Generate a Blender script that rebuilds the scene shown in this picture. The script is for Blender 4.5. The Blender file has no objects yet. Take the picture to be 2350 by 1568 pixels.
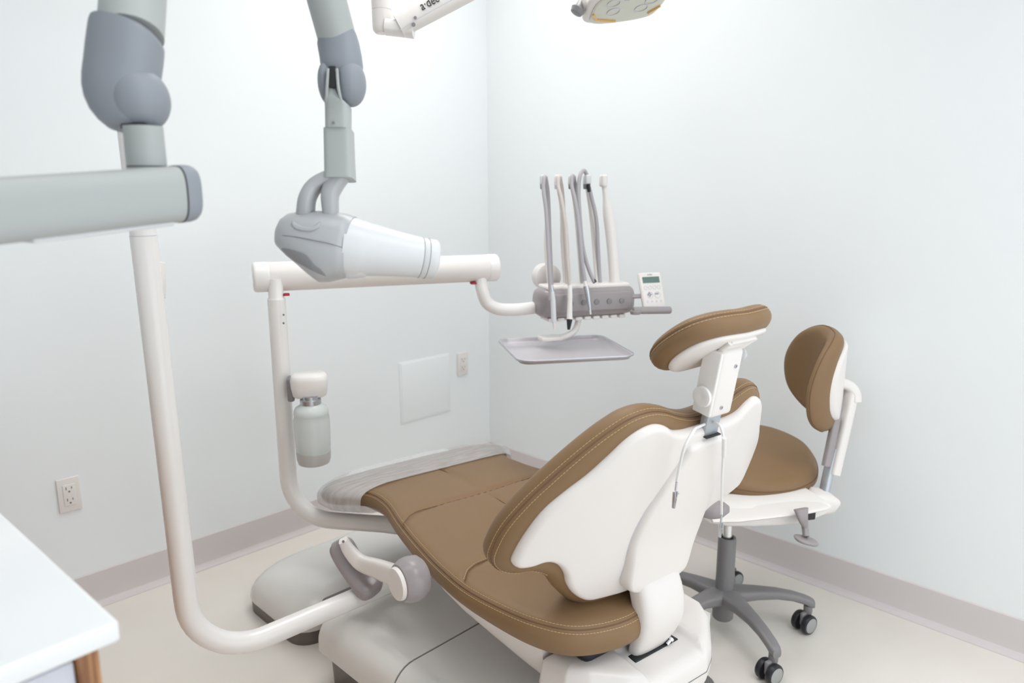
import bpy, bmesh, math, random
import numpy as np
from mathutils import Vector, Matrix
from mathutils.geometry import delaunay_2d_cdt

# ------------------------------------------------------------------ camera, light, exposure
SC = bpy.context.scene
COL = SC.collection
F_PX, PITCH, ROLL, YAW, CAM_H = 1687.4, 0.200734, 0.002463, 0.792965, 1.35
_fw = Vector((math.sin(YAW)*math.cos(PITCH), math.cos(YAW)*math.cos(PITCH), -math.sin(PITCH)))
_r = Vector((math.cos(YAW), -math.sin(YAW), 0))
_d = _fw.cross(_r)
_r2 = _r*math.cos(ROLL) + _d*math.sin(ROLL)
_d2 = -_r*math.sin(ROLL) + _d*math.cos(ROLL)
EYE = Vector((0, 0, CAM_H))
cam = bpy.data.cameras.new('camera'); camo = bpy.data.objects.new('camera', cam); COL.objects.link(camo)
mw = Matrix((( _r2.x, -_d2.x, -_fw.x), (_r2.y, -_d2.y, -_fw.y), (_r2.z, -_d2.z, -_fw.z))).to_4x4()
mw.translation = EYE
camo.matrix_world = mw
cam.sensor_width = 36; cam.lens = F_PX*36/2350; cam.clip_start = 0.02
cam.dof.use_dof = True; cam.dof.focus_distance = 1.68; cam.dof.aperture_fstop = 3.0
SC.camera = camo

vs = SC.view_settings
vs.view_transform = 'Standard'; vs.look = 'None'; vs.gamma = 1; vs.use_curve_mapping = False
vs.exposure = 0.51

world = bpy.data.worlds.new('world'); SC.world = world; world.use_nodes = True
world.node_tree.nodes['Background'].inputs[0].default_value = (0.91, 0.96, 1.0, 1)
world.node_tree.nodes['Background'].inputs[1].default_value = 1.42

def area_light(name, loc, sx, sy, power, col=(1, 1, 1), rot=(0, 0, 0)):
    l = bpy.data.lights.new(name, 'AREA'); l.shape = 'RECTANGLE'; l.size = sx; l.size_y = sy
    l.energy = power; l.color = col; l.spread = math.radians(135)
    o = bpy.data.objects.new(name, l); COL.objects.link(o); o.location = loc; o.rotation_euler = rot
    return o
CEIL = 2.9
area_light('panel_light', (1.72, 1.80, CEIL-0.04), 0.6, 1.2, 9, (1, 0.985, 0.965))
area_light('panel_light', (0.55, 1.15, CEIL-0.04), 0.6, 1.2, 4, (1, 0.99, 0.97))
area_light('panel_light', (1.15, -0.3, CEIL-0.04), 0.6, 1.2, 7, (0.95, 0.98, 1))

# ------------------------------------------------------------------ helpers
def at(px, py, D):
    """point of the place seen at photo pixel (px, py), D metres along the view axis"""
    return EYE + (_r2*((px-1175)/F_PX) + _d2*((py-784)/F_PX) + _fw)*D

def V(*a): return Vector(a)

def tag(o, label=None, cat=None, group=None, kind=None):
    if label: o['label'] = label
    if cat: o['category'] = cat
    if group: o['group'] = group
    if kind: o['kind'] = kind
    return o

def thing(name, label, cat, loc=(0, 0, 0), rz=0, group=None):
    o = bpy.data.objects.new(name, None); COL.objects.link(o)
    o.empty_display_size = 0.1
    o.location = loc; o.rotation_euler = (0, 0, rz)
    return tag(o, label, cat, group)

def root_mat(o):
    m = Matrix.Translation(o.location) @ o.rotation_euler.to_matrix().to_4x4()
    return root_mat(o.parent) @ m if o.parent else m

def obj(name, bm, mat, parent=None, smooth=True, world=False, angle=40, label=None, bevel=0, sub=0):
    """bm: bmesh. world=True: vertices are given in room coordinates"""
    if world and parent is not None:
        bm.transform(root_mat(parent).inverted())
    bmesh.ops.recalc_face_normals(bm, faces=bm.faces)
    me = bpy.data.meshes.new(name); bm.to_mesh(me); bm.free()
    if isinstance(mat, (list, tuple)):
        for m in mat: me.materials.append(m)
    else: me.materials.append(mat)
    o = bpy.data.objects.new(name, me); COL.objects.link(o)
    if parent is not None: o.parent = parent
    if bevel:
        b = o.modifiers.new('bevel', 'BEVEL'); b.width = bevel; b.segments = 3; b.limit_method = 'ANGLE'; b.angle_limit = math.radians(35)
    if sub:
        s = o.modifiers.new('sub', 'SUBSURF'); s.levels = sub; s.render_levels = sub
    if smooth:
        for p in me.polygons: p.use_smooth = True
        me.set_sharp_from_angle(angle=math.radians(angle))
    if label: o['label'] = label
    return o

def catmull(pts, n=8, closed=False):
    pts = [Vector(p) for p in pts]; N = len(pts); out = []
    rng = range(N) if closed else range(N-1)
    for i in rng:
        p0 = pts[(i-1) % N] if closed or i > 0 else pts[0]*2-pts[1]
        p1 = pts[i]; p2 = pts[(i+1) % N]
        p3 = pts[(i+2) % N] if closed or i+2 < N else pts[-1]*2-pts[-2]
        d1 = max((p1-p0).length, 1e-6)**.5; d2 = max((p2-p1).length, 1e-6)**.5; d3 = max((p3-p2).length, 1e-6)**.5
        m1 = ((p1-p0)/d1 - (p2-p0)/(d1+d2) + (p2-p1)/d2)*d2
        m2 = ((p2-p1)/d2 - (p3-p1)/(d2+d3) + (p3-p2)/d3)*d2
        for k in range(n):
            t = k/n
            out.append(p1*(2*t**3-3*t**2+1)+m1*(t**3-2*t**2+t)+p2*(-2*t**3+3*t**2)+m2*(t**3-t**2))
    if not closed: out.append(pts[-1])
    return out

def resample(pts, ds, closed=False):
    P = [Vector(p) for p in pts]
    if closed: P = P+[P[0]]
    L = [0]
    for a, b in zip(P, P[1:]): L.append(L[-1]+(b-a).length)
    n = max(3, int(round(L[-1]/ds))); out = []; j = 0
    for i in range(n + (0 if closed else 1)):
        s = L[-1]*i/n
        while j < len(L)-2 and L[j+1] < s: j += 1
        t = (s-L[j])/max(L[j+1]-L[j], 1e-9)
        out.append(P[j].lerp(P[j+1], min(t, 1)))
    return out

def ring_loft(rings, cap=True, bm=None, closed_u=True):
    bm = bm or bmesh.new()
    R = [[bm.verts.new(v) for v in r] for r in rings]
    n = len(R[0])
    for a, b in zip(R, R[1:]):
        for i in range(n if closed_u else n-1):
            j = (i+1) % n
            bm.faces.new((a[i], a[j], b[j], b[i]))
    if cap:
        bm.faces.new(R[0]); bm.faces.new(R[-1])
    return bm

def frames(pts):
    T = []
    for i in range(len(pts)):
        a = pts[max(i-1, 0)]; b = pts[min(i+1, len(pts)-1)]
        T.append((b-a).normalized())
    up = Vector((0, 0, 1)) if abs(T[0].z) < .9 else Vector((1, 0, 0))
    n = (up - T[0]*up.dot(T[0])).normalized(); out = []
    for t in T:
        n = (n - t*n.dot(t)).normalized(); out.append((t, n, t.cross(n)))
    return out

def tube(path, r, seg=20, smooth_n=0, ds=None, bm=None, cap=True):
    pts = [Vector(p) for p in path]
    rad = r if callable(r) else None
    if smooth_n: pts = catmull(pts, smooth_n)
    if ds: pts = resample(pts, ds)
    rings = []; fr = frames(pts); n = len(pts)
    for i, (p, (t, a, b)) in enumerate(zip(pts, fr)):
        rr = r(i/(n-1)) if rad else (r[i] if isinstance(r, (list, tuple)) else r)
        rings.append([p + (a*math.cos(2*math.pi*k/seg)+b*math.sin(2*math.pi*k/seg))*rr for k in range(seg)])
    return ring_loft(rings, cap, bm)

def rtube(path, r, rc, seg=20, bm=None):
    """tube with domed ends"""
    pts = [Vector(p) for p in path]
    t0 = (pts[1]-pts[0]).normalized(); t1 = (pts[-1]-pts[-2]).normalized()
    P = []; R = []
    for k in range(5):
        a = k/5*math.pi/2
        P.append(pts[0]+t0*rc*(1-math.sin(a))*1.0); R.append(max(r-rc+rc*math.sin(math.acos(1-0) if 0 else a) if 0 else r-rc*(1-math.sin(a)), r*0.02))
    # order: rim first
    P = [pts[0]+t0*rc*(1-math.cos(k/5*math.pi/2)) for k in range(6)]
    R = [r-rc+rc*math.sin(k/5*math.pi/2) for k in range(6)]
    mid = [p for p in pts[1:-1]]
    Q = [pts[-1]-t1*rc*(1-math.cos(k/5*math.pi/2)) for k in range(5, -1, -1)]
    RQ = [r-rc+rc*math.sin(k/5*math.pi/2) for k in range(5, -1, -1)]
    P = P+mid+Q; R = R+[r]*len(mid)+RQ
    return tube(P, R, seg, bm=bm)

def lathe(profile, origin, axis, seg=32, bm=None, cap=True):
    """profile: (radius, height along axis)"""
    ax = Vector(axis).normalized(); o = Vector(origin)
    up = Vector((0, 0, 1)) if abs(ax.z) < .9 else Vector((1, 0, 0))
    a = (up-ax*up.dot(ax)).normalized(); b = ax.cross(a)
    rings = [[o+ax*h+(a*math.cos(2*math.pi*k/seg)+b*math.sin(2*math.pi*k/seg))*max(r, 1e-4) for k in range(seg)] for r, h in profile]
    return ring_loft(rings, cap, bm)

def superellipse(c, a, b, ra, rb, n=2.0, seg=32):
    out = []
    for k in range(seg):
        t = 2*math.pi*k/seg; ct, st = math.cos(t), math.sin(t)
        x = math.copysign(abs(ct)**(2/n), ct); y = math.copysign(abs(st)**(2/n), st)
        out.append(Vector(c)+Vector(a)*ra*x+Vector(b)*rb*y)
    return out

def rbox(c, ex, ey, ez, sx, sy, sz, r=0.004, seg=3, bm=None):
    """rounded box, centre c, unit axes, full sizes"""
    b2 = bmesh.new(); bmesh.ops.create_cube(b2, size=1)
    for v in b2.verts: v.co = Vector((v.co.x*sx, v.co.y*sy, v.co.z*sz))
    if r > 0: bmesh.ops.bevel(b2, geom=b2.edges[:], offset=min(r, sx*.49, sy*.49, sz*.49), segments=seg, affect='EDGES', profile=0.5)
    M = Matrix((ex, ey, ez)).transposed().to_4x4(); M.translation = Vector(c)
    b2.transform(M)
    if bm is None: return b2
    me = bpy.data.meshes.new('t'); b2.to_mesh(me); bm.from_mesh(me); bpy.data.meshes.remove(me); b2.free()
    return bm

X, Y, Z = Vector((1, 0, 0)), Vector((0, 1, 0)), Vector((0, 0, 1))
def abox(x0, x1, y0, y1, z0, z1, r=0.004, bm=None, seg=3):
    return rbox(((x0+x1)/2, (y0+y1)/2, (z0+z1)/2), X, Y, Z, x1-x0, y1-y0, z1-z0, r, seg, bm)

def poly_dist(P, Q):
    """distance of points P (m,2) to closed polygon Q (n,2), with inside flag"""
    A = Q; B = np.roll(Q, -1, 0); AB = B-A
    AP = P[:, None, :]-A[None]
    t = np.clip((AP*AB[None]).sum(2)/np.maximum((AB**2).sum(1), 1e-12)[None], 0, 1)
    d = np.sqrt(((AP-t[..., None]*AB[None])**2).sum(2)).min(1)
    x, y = P[:, 0:1], P[:, 1:2]
    c = ((A[None, :, 1] > y) != (B[None, :, 1] > y)) & (x < (B[None, :, 0]-A[None, :, 0])*(y-A[None, :, 1])/(B[None, :, 1]-A[None, :, 1]+1e-15)+A[None, :, 0])
    return d, (c.sum(1) % 2) == 1

def pad(outline, rin, hf, hb, fmap, ds=0.012, step=0.02, smooth_n=6, nf=5, crown=None, expo=1.0, bm=None):
    """cushion or moulded shell: closed (u, v) outline; rises hf on one side and hb on the other
    with a rounded rim rin wide; fmap(u, v, h) gives the point in space"""
    o2 = catmull([V(u, v, 0) for u, v in outline], smooth_n, True) if smooth_n else [V(u, v, 0) for u, v in outline]
    o2 = resample(o2, ds, True)
    Q = np.array([(p.x, p.y) for p in o2])
    area = 0.5*np.sum(Q[:, 0]*np.roll(Q[:, 1], -1)-np.roll(Q[:, 0], -1)*Q[:, 1])
    if area < 0: Q = Q[::-1].copy()
    t = np.roll(Q, -1, 0)-np.roll(Q, 1, 0); t /= np.linalg.norm(t, axis=1)[:, None]
    nrm = np.stack([-t[:, 1], t[:, 0]], 1)
    pts = [Q]; prof = [np.zeros(len(Q))]
    for i in range(1, nf+1):
        ph = i/nf*math.pi/2; d = rin*(1-math.cos(ph)); P = Q+nrm*d
        dd, ins = poly_dist(P, Q); k = (dd > d*0.96) & ins
        pts.append(P[k]); prof.append(np.full(k.sum(), math.sin(ph)))
    mn, mx = Q.min(0), Q.max(0)
    gx, gy = np.meshgrid(np.arange(mn[0], mx[0]+step, step), np.arange(mn[1], mx[1]+step, step))
    gy[:, 1::2] += step/2
    P = np.stack([gx.ravel(), gy.ravel()], 1); dd, ins = poly_dist(P, Q)
    k = ins & (dd > rin+step*0.45); pts.append(P[k]); prof.append(np.ones(k.sum()))
    P = np.concatenate(pts); nQ = len(Q)
    edges = [(i, (i+1) % nQ) for i in range(nQ)]
    res = delaunay_2d_cdt([Vector(p) for p in P], edges, [], 1, 1e-6)
    vv, ff = res[0], res[2]
    W = np.array([(v.x, v.y) for v in vv])
    dist, _ = poly_dist(W, Q)
    x = np.clip(dist/rin, 0, 1); h = np.sqrt(np.clip(1-(1-x)**2, 0, 1))**expo
    bm = bm or bmesh.new()
    top = []; bot = []
    for (u, v), hh, di in zip(W, h, dist):
        c = crown(u, v, di) if crown else 0
        a = bm.verts.new(fmap(u, v, hf*hh + c*hh)); top.append(a)
        bot.append(a if di < 1e-5 else bm.verts.new(fmap(u, v, -hb*hh)))
    for f in ff:
        if len(set(f)) < 3: continue
        try:
            bm.faces.new([top[i] for i in f])
            g = [bot[i] for i in reversed(f)]
            if not all(top[i] is bot[i] for i in f): bm.faces.new(g)
        except ValueError: pass
    return bm

def stitches(curve, up, length=0.006, gap=0.0025, r=0.0007, bm=None, closed=False, off=0.0):
    """row of thread stitches along a curve"""
    bm = bm or bmesh.new(); P = resample(curve, 0.0015, closed); n = int(length/0.0015); g = int((length+gap)/0.0015)
    i = 0
    while i+n < len(P):
        a, b = P[i], P[i+n]
        d = (b-a).normalized(); u = Vector(up(a)) if callable(up) else Vector(up); s = d.cross(u).normalized(); u = s.cross(d)
        vs_ = []
        for p, q in ((a, 0.7), ((a+b)/2, 1), (b, 0.7)):
            for k in range(5):
                t = 2*math.pi*k/5
                vs_.append(bm.verts.new(p+u*(r*0.6*q)+(s*math.cos(t)+u*math.sin(t))*r*q))
        for lvl in (0, 1):
            for k in range(5):
                j = (k+1) % 5
                bm.faces.new((vs_[lvl*5+k], vs_[lvl*5+j], vs_[lvl*5+5+j], vs_[lvl*5+5+k]))
        i += g
    return bm

# ------------------------------------------------------------------ materials
def mat(name, col, rough=0.5, metal=0.0, spec=0.5, noise=0, nscale=40, bump=0, bscale=200, coat=0, alpha=1, trans=0, emit=0):
    m = bpy.data.materials.new(name); m.use_nodes = True; nt = m.node_tree; b = nt.nodes['Principled BSDF']
    b.inputs['Base Color'].default_value = (*col, 1); b.inputs['Roughness'].default_value = rough
    b.inputs['Metallic'].default_value = metal; b.inputs['Specular IOR Level'].default_value = spec
    b.inputs['Coat Weight'].default_value = coat; b.inputs['Coat Roughness'].default_value = 0.15
    b.inputs['Alpha'].default_value = alpha; b.inputs['Transmission Weight'].default_value = trans
    tc = nt.nodes.new('ShaderNodeTexCoord')
    if noise:
        n = nt.nodes.new('ShaderNodeTexNoise'); n.inputs['Scale'].default_value = nscale; n.inputs['Detail'].default_value = 4
        mx = nt.nodes.new('ShaderNodeMix'); mx.data_type = 'RGBA'
        mx.inputs[6].default_value = (*[c*(1-noise) for c in col], 1); mx.inputs[7].default_value = (*[min(1, c*(1+noise)) for c in col], 1)
        nt.links.new(tc.outputs['Object'], n.inputs['Vector']); nt.links.new(n.outputs['Fac'], mx.inputs[0])
        nt.links.new(mx.outputs[2], b.inputs['Base Color'])
    if bump:
        n2 = nt.nodes.new('ShaderNodeTexNoise'); n2.inputs['Scale'].default_value = bscale; n2.inputs['Detail'].default_value = 3
        bp = nt.nodes.new('ShaderNodeBump'); bp.inputs['Strength'].default_value = bump; bp.inputs['Distance'].default_value = 0.002
        nt.links.new(tc.outputs['Object'], n2.inputs['Vector']); nt.links.new(n2.outputs['Fac'], bp.inputs['Height'])
        nt.links.new(bp.outputs['Normal'], b.inputs['Normal'])
    return m

M_WALL = mat('wall_paint', (0.875, 0.905, 0.915), 0.3, noise=0.01, nscale=3, bump=0.03, bscale=120)
M_CEIL = mat('ceiling_paint', (0.86, 0.87, 0.87), 0.8)
M_FLOOR = mat('vinyl_floor', (0.82, 0.77, 0.71), 0.28, noise=0.05, nscale=5, bump=0.03, bscale=30)
M_BASE = mat('cove_base', (0.69, 0.64, 0.635), 0.4)
M_LEATHER = mat('tan_leather', (0.245, 0.150, 0.076), 0.45, spec=0.3, noise=0.05, nscale=12, bump=0.12, bscale=900)
M_SEAM = mat('seam_thread', (0.62, 0.43, 0.24), 0.6)
M_GROOVE = mat('seam_groove', (0.17, 0.09, 0.045), 0.7)
M_WHITE = mat('white_plastic', (0.82, 0.775, 0.745), 0.3, noise=0.012, nscale=6)
M_WARM = mat('warm_white_enamel', (0.86, 0.83, 0.805), 0.22)
M_XLIGHT = mat('light_grey_plastic', (0.42, 0.44, 0.435), 0.45, bump=0.03, bscale=500)
M_XDARK = mat('blue_grey_plastic', (0.27, 0.29, 0.325), 0.5, bump=0.05, bscale=600)
M_XHEAD = mat('pale_grey_plastic', (0.45, 0.46, 0.475), 0.35)
M_HOLLOW_SHADE = mat('hollow_shade_grey', (0.27, 0.275, 0.29), 0.5)  # head grey darkened to carry the shade of the hollow
M_XCONE = mat('cone_plastic', (0.68, 0.69, 0.70), 0.35)
M_MAUVE = mat('mauve_grey_plastic', (0.33, 0.295, 0.30), 0.3)
M_GREY = mat('mid_grey_plastic', (0.225, 0.215, 0.22), 0.35)
M_CAP = mat('castor_cap_grey', (0.36, 0.37, 0.36), 0.4)
M_DARKG = mat('dark_taupe_plastic', (0.15, 0.13, 0.12), 0.4)
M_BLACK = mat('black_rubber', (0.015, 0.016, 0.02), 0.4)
M_GAP = mat('dark_gap', (0.03, 0.03, 0.03), 0.7)
M_CHROME = mat('chrome', (0.75, 0.76, 0.78), 0.15, 1.0)
M_STEEL = mat('brushed_steel', (0.55, 0.57, 0.60), 0.35, 1.0, noise=0.08, nscale=30)
M_ZINC = mat('zinc_plate', (0.50, 0.54, 0.58), 0.45, 0.7, noise=0.12, nscale=60)
M_TRAY = mat('tray_steel', (0.58, 0.55, 0.58), 0.4, 0.3)
M_HOSE = mat('grey_silicone', (0.42, 0.40, 0.42), 0.4)
M_HOSEB = mat('beige_silicone', (0.60, 0.54, 0.50), 0.4)
M_BODY = mat('base_cover_plastic', (0.76, 0.745, 0.715), 0.22, noise=0.015, nscale=4)
M_RED = mat('red_ring', (0.42, 0.01, 0.04), 0.4)
M_COUNTER = mat('white_laminate', (0.85, 0.86, 0.87), 0.2)
M_FRONT = mat('pale_lilac_front', (0.62, 0.63, 0.70), 0.4)
M_LCD = mat('lcd_green', (0.12, 0.20, 0.17), 0.2)
M_KEY = mat('keypad_grey', (0.62, 0.63, 0.68), 0.4)
M_KEYD = mat('keypad_mark', (0.33, 0.34, 0.42), 0.4)
M_INK = mat('black_ink', (0.02, 0.02, 0.02), 0.4)
M_CORD = mat('white_cord', (0.85, 0.84, 0.82), 0.4)
M_LENS = mat('light_lens', (0.62, 0.62, 0.52), 0.12, noise=0.05, nscale=20, coat=0.5)
M_AMBER = mat('amber_reflector', (0.75, 0.42, 0.12), 0.2, 0.5)
M_BOTTLE = mat('bottle_plastic', (0.80, 0.84, 0.82), 0.25, trans=0.35)
M_BOTB = mat('bottle_base_plastic', (0.50, 0.49, 0.47), 0.3)

def wood():
    m = bpy.data.materials.new('oak_edge'); m.use_nodes = True; nt = m.node_tree; b = nt.nodes['Principled BSDF']
    tc = nt.nodes.new('ShaderNodeTexCoord'); mp = nt.nodes.new('ShaderNodeMapping'); mp.inputs['Scale'].default_value = (30, 30, 3)
    n = nt.nodes.new('ShaderNodeTexNoise'); n.inputs['Scale'].default_value = 3; n.inputs['Detail'].default_value = 6; n.inputs['Distortion'].default_value = 1.2
    r = nt.nodes.new('ShaderNodeValToRGB')
    r.color_ramp.elements[0].position = 0.35; r.color_ramp.elements[0].color = (0.22, 0.085, 0.03, 1)
    r.color_ramp.elements[1].position = 0.6; r.color_ramp.elements[1].color = (0.50, 0.25, 0.10, 1)
    nt.links.new(tc.outputs['Object'], mp.inputs[0]); nt.links.new(mp.outputs[0], n.inputs['Vector'])
    nt.links.new(n.outputs['Fac'], r.inputs[0]); nt.links.new(r.outputs[0], b.inputs['Base Color']); b.inputs['Roughness'].default_value = 0.4
    return m
M_WOOD = wood()

def film():
    m = bpy.data.materials.new('clear_film'); m.use_nodes = True; nt = m.node_tree; b = nt.nodes['Principled BSDF']
    b.inputs['Base Color'].default_value = (0.80, 0.78, 0.78, 1); b.inputs['Roughness'].default_value = 0.22
    b.inputs['Specular IOR Level'].default_value = 0.9
    tc = nt.nodes.new('ShaderNodeTexCoord'); mp = nt.nodes.new('ShaderNodeMapping'); mp.inputs['Scale'].default_value = (5, 30, 8)
    n = nt.nodes.new('ShaderNodeTexNoise'); n.inputs['Scale'].default_value = 3; n.inputs['Detail'].default_value = 3
    bp = nt.nodes.new('ShaderNodeBump'); bp.inputs['Strength'].default_value = 0.2; bp.inputs['Distance'].default_value = 0.01
    mr = nt.nodes.new('ShaderNodeMapRange'); mr.inputs['To Min'].default_value = 0.30; mr.inputs['To Max'].default_value = 0.72
    nt.links.new(tc.outputs['Object'], mp.inputs[0]); nt.links.new(mp.outputs[0], n.inputs['Vector'])
    nt.links.new(n.outputs['Fac'], bp.inputs['Height']); nt.links.new(bp.outputs['Normal'], b.inputs['Normal'])
    nt.links.new(n.outputs['Fac'], mr.inputs['Value']); nt.links.new(mr.outputs[0], b.inputs['Alpha'])
    return m
M_FILM = film()

# ------------------------------------------------------------------ the room
XB, YA = 2.433, 2.554
XL, YN = -1.3, -1.6
def struct(name, bm, m, **k):
    o = obj(name, bm, m, **k); o['kind'] = 'structure'; return o
struct('floor', abox(XL-.1, XB+.1, YN, YA+.1, -0.06, 0, 0), M_FLOOR, smooth=False)
struct('ceiling', abox(XL-.1, XB+.1, YN, YA+.1, CEIL, CEIL+0.06, 0), M_CEIL, smooth=False)
struct('wall_left', abox(XL-.1, XB+.1, YA, YA+.1, 0, CEIL, 0), M_WALL, smooth=False)
struct('wall_right', abox(XB, XB+.1, YN, YA, 0, CEIL, 0), M_WALL, smooth=False)
struct('light_block_wall', abox(XL-.1, -0.3, YN-.1, YN, 0, CEIL, 0), M_WALL, smooth=False)  # unseen part wall, added to hold fill light off the left side
struct('wall_side', abox(XL-.1, XL, YN, YA, 0, CEIL, 0), M_WALL, smooth=False)

def cove(name, p0, p1, nrm):
    """rubber cove base: thin strip with a flared toe"""
    prof = [(0.0, 0.0), (0.026, 0.0), (0.0255, 0.003), (0.012, 0.009), (0.006, 0.017), (0.004, 0.026), (0.0035, 0.05), (0.0035, 0.1175), (0.0005, 0.121), (0.0, 0.121)]
    r = [[Vector(p)+Vector(nrm)*d+Z*h for d, h in prof] for p in (p0, p1)]
    struct(name, ring_loft(r), M_BASE, angle=22)
cove('baseboard_left', (XL, YA, 0), (XB, YA, 0), (0, -1, 0))
cove('baseboard_right', (XB, YN, 0), (XB, YA, 0), (-1, 0, 0))

# ceiling fixtures
for i, (x, y, t) in enumerate(((1.72, 1.80, 'above the dental chair'), (0.55, 1.15, 'above the x-ray arm'), (1.15, -0.3, 'behind the headrest'))):
    t_ = thing('ceiling_light', 'flat white ceiling light panel ' + t, 'ceiling light', (x, y, CEIL), 0, 'ceiling light panels')
    obj('frame', abox(-.32, .32, -.62, .62, -0.02, 0.0, 0.004), M_WHITE, t_)

# ------------------------------------------------------------------ wall fittings
def outlet(x, z, w, h, label, slots=True):
    t = thing('wall_outlet', label, 'power outlet', (x, YA, z))
    obj('cover_plate', abox(-w/2, w/2, -0.007, 0, -h/2, h/2, 0.003), M_WHITE, t)
    rc = obj('receptacle', abox(-0.0175, 0.0175, -0.0095, -0.006, -0.035, 0.035, 0.0015), M_WHITE, t)
    bm = bmesh.new()
    for dz in (0.019, -0.019):
        abox(-0.009, -0.0065, -0.0103, -0.009, dz+0.000, dz+0.009, 0, bm); abox(0.0065, 0.009, -0.0103, -0.009, dz+0.001, dz+0.008, 0, bm)
        lathe([(0.003, 0), (0.003, 0.0013)], (0, -0.009, dz-0.007), (0, -1, 0), 12, bm)
    obj('socket_slots', bm, M_GREY, rc, smooth=False)
    return t
outlet(0.576, 0.408, 0.066, 0.113, 'white power outlet low on the left wall beside the counter')
outlet(2.255, 0.552, 0.064, 0.108, 'pale power outlet right of the blank access panel')
t = thing('access_panel', 'blank square white access panel flat on the left wall', 'panel', (2.031, YA, 0.476))
obj('panel_frame', abox(-.145, .145, -0.003, 0, -.140, .140, 0.001), M_WALL, t)
obj('hatch', abox(-.136, .136, -0.005, -0.002, -.134, .134, 0.0015), M_WALL, t)

# ------------------------------------------------------------------ counter and cabinet
ZC = 0.88
cx1, cy0 = 0.223, 0.812
cx1, cy0, CR = 0.0, 0.0, math.radians(3.4)
t = tag(obj('countertop', abox(-0.95, cx1, cy0, 1.4, ZC-0.026, ZC, 0.005), M_COUNTER),
        'glossy white countertop corner at the lower left', 'countertop')
CC = (0.222, 0.838, 0); t.location = CC; t.rotation_euler = (0, 0, CR)
t = thing('cabinet', 'base cabinet with lilac white front and oak edge under the white countertop', 'cabinet', CC, CR)
obj('cabinet_body', abox(-0.93, cx1-0.055, cy0+0.045, 1.38, 0.0, ZC-0.027, 0.002), M_FRONT, t)
obj('side_panel', abox(cx1-0.044, cx1-0.022, cy0+0.008, 1.38, 0.0, ZC-0.027, 0.002), M_WOOD, t, label='oak end panel')
obj('drawer_front', abox(-0.60, cx1-0.046, cy0+0.014, cy0+0.042, ZC-0.24, ZC-0.034, 0.002), M_FRONT, t)
obj('drawer_front', abox(-0.60, cx1-0.046, cy0+0.014, cy0+0.042, 0.10, ZC-0.245, 0.002), M_FRONT, t)

# ------------------------------------------------------------------ dental chair
TH = math.radians(8)
CH = Vector((1.25+.075*math.cos(TH), 1.2-.075*math.sin(TH), 0))
chair = thing('dental_chair', 'tan leather reclining dental chair with white shells in the middle of the room', 'dental chair', CH, -TH)

def sgn(x): return (x > 0)-(x < 0)
def seat_z(b):
    z = 0.497
    if b > 0.42: z -= 0.35*(b-0.42)**2 + 0.02*(b-.42)
    if b < -0.02: z -= 0.10*(b+0.02)**2*2.0
    return z
seat_half = [(0.0, 0.765), (0.15, 0.76), (0.265, 0.735), (0.325, 0.675), (0.325, 0.60), (0.262, 0.50), (0.258, 0.40), (0.287, 0.27), (0.315, 0.12), (0.333, -0.02), (0.335, -0.12), (0.315, -0.215), (0.28, -0.30), (0.225, -0.36), (0.13, -0.40), (0.0, -0.41)]
seat_right = seat_half[:9]+[(0.325, -0.02), (0.305, -0.10), (0.265, -0.175), (0.21, -0.235), (0.15, -0.29), (0.07, -0.35), (0.0, -0.385)]
seat_half[-3:] = [(0.225, -0.365), (0.13, -0.40), (0.05, -0.40)]
seat_out = [(-a, b) for a, b in seat_half] + [(a, b) for a, b in reversed(seat_right[1:-1])]
def seat_map(u, v, h):
    if h < 0: h *= 1+0.9*max(0, min(1, (-v-0.12)/0.2))
    return V(u, v, seat_z(v)-0.032+h)
def quilt(lines, depth, width):
    def f(u, v, d):
        m = 0
        for L in lines:
            q = min(seg_d(u, v, L[i], L[i+1]) for i in range(len(L)-1))
            if q < width*3: m = max(m, math.exp(-(q/width)**2))
        return -depth*m
    return f
def seg_d(x, y, a, b):
    ax, ay = a; bx, by = b; dx, dy = bx-ax, by-ay
    t = max(0, min(1, ((x-ax)*dx+(y-ay)*dy)/(dx*dx+dy*dy)))
    return math.hypot(x-ax-t*dx, y-ay-t*dy)
seam_long = [(0.0, 0.56), (0.012, 0.40), (0.01, 0.27), (0.0, 0.10), (0.0, -0.02)]
seam_front = [(-0.285, 0.235), (-0.23, 0.275), (-0.16, 0.278), (0.0, 0.272), (0.16, 0.278), (0.23, 0.275), (0.285, 0.235)]
seam_rear = [(-0.315, -0.10), (-0.275, -0.065), (-0.2, -0.055), (0.0, -0.06), (0.2, -0.055), (0.275, -0.065), (0.315, -0.10)]
qf = quilt([seam_long, seam_front, seam_rear], 0.006, 0.007)
def seat_crown(u, v, d): return qf(u, v, d) + 0.006*min(1, d/0.15)
obj('seat_cushion', pad(seat_out, 0.030, 0.032, 0.024, seat_map, ds=0.010, step=0.011, crown=seat_crown), M_LEATHER, chair, angle=180)
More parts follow.
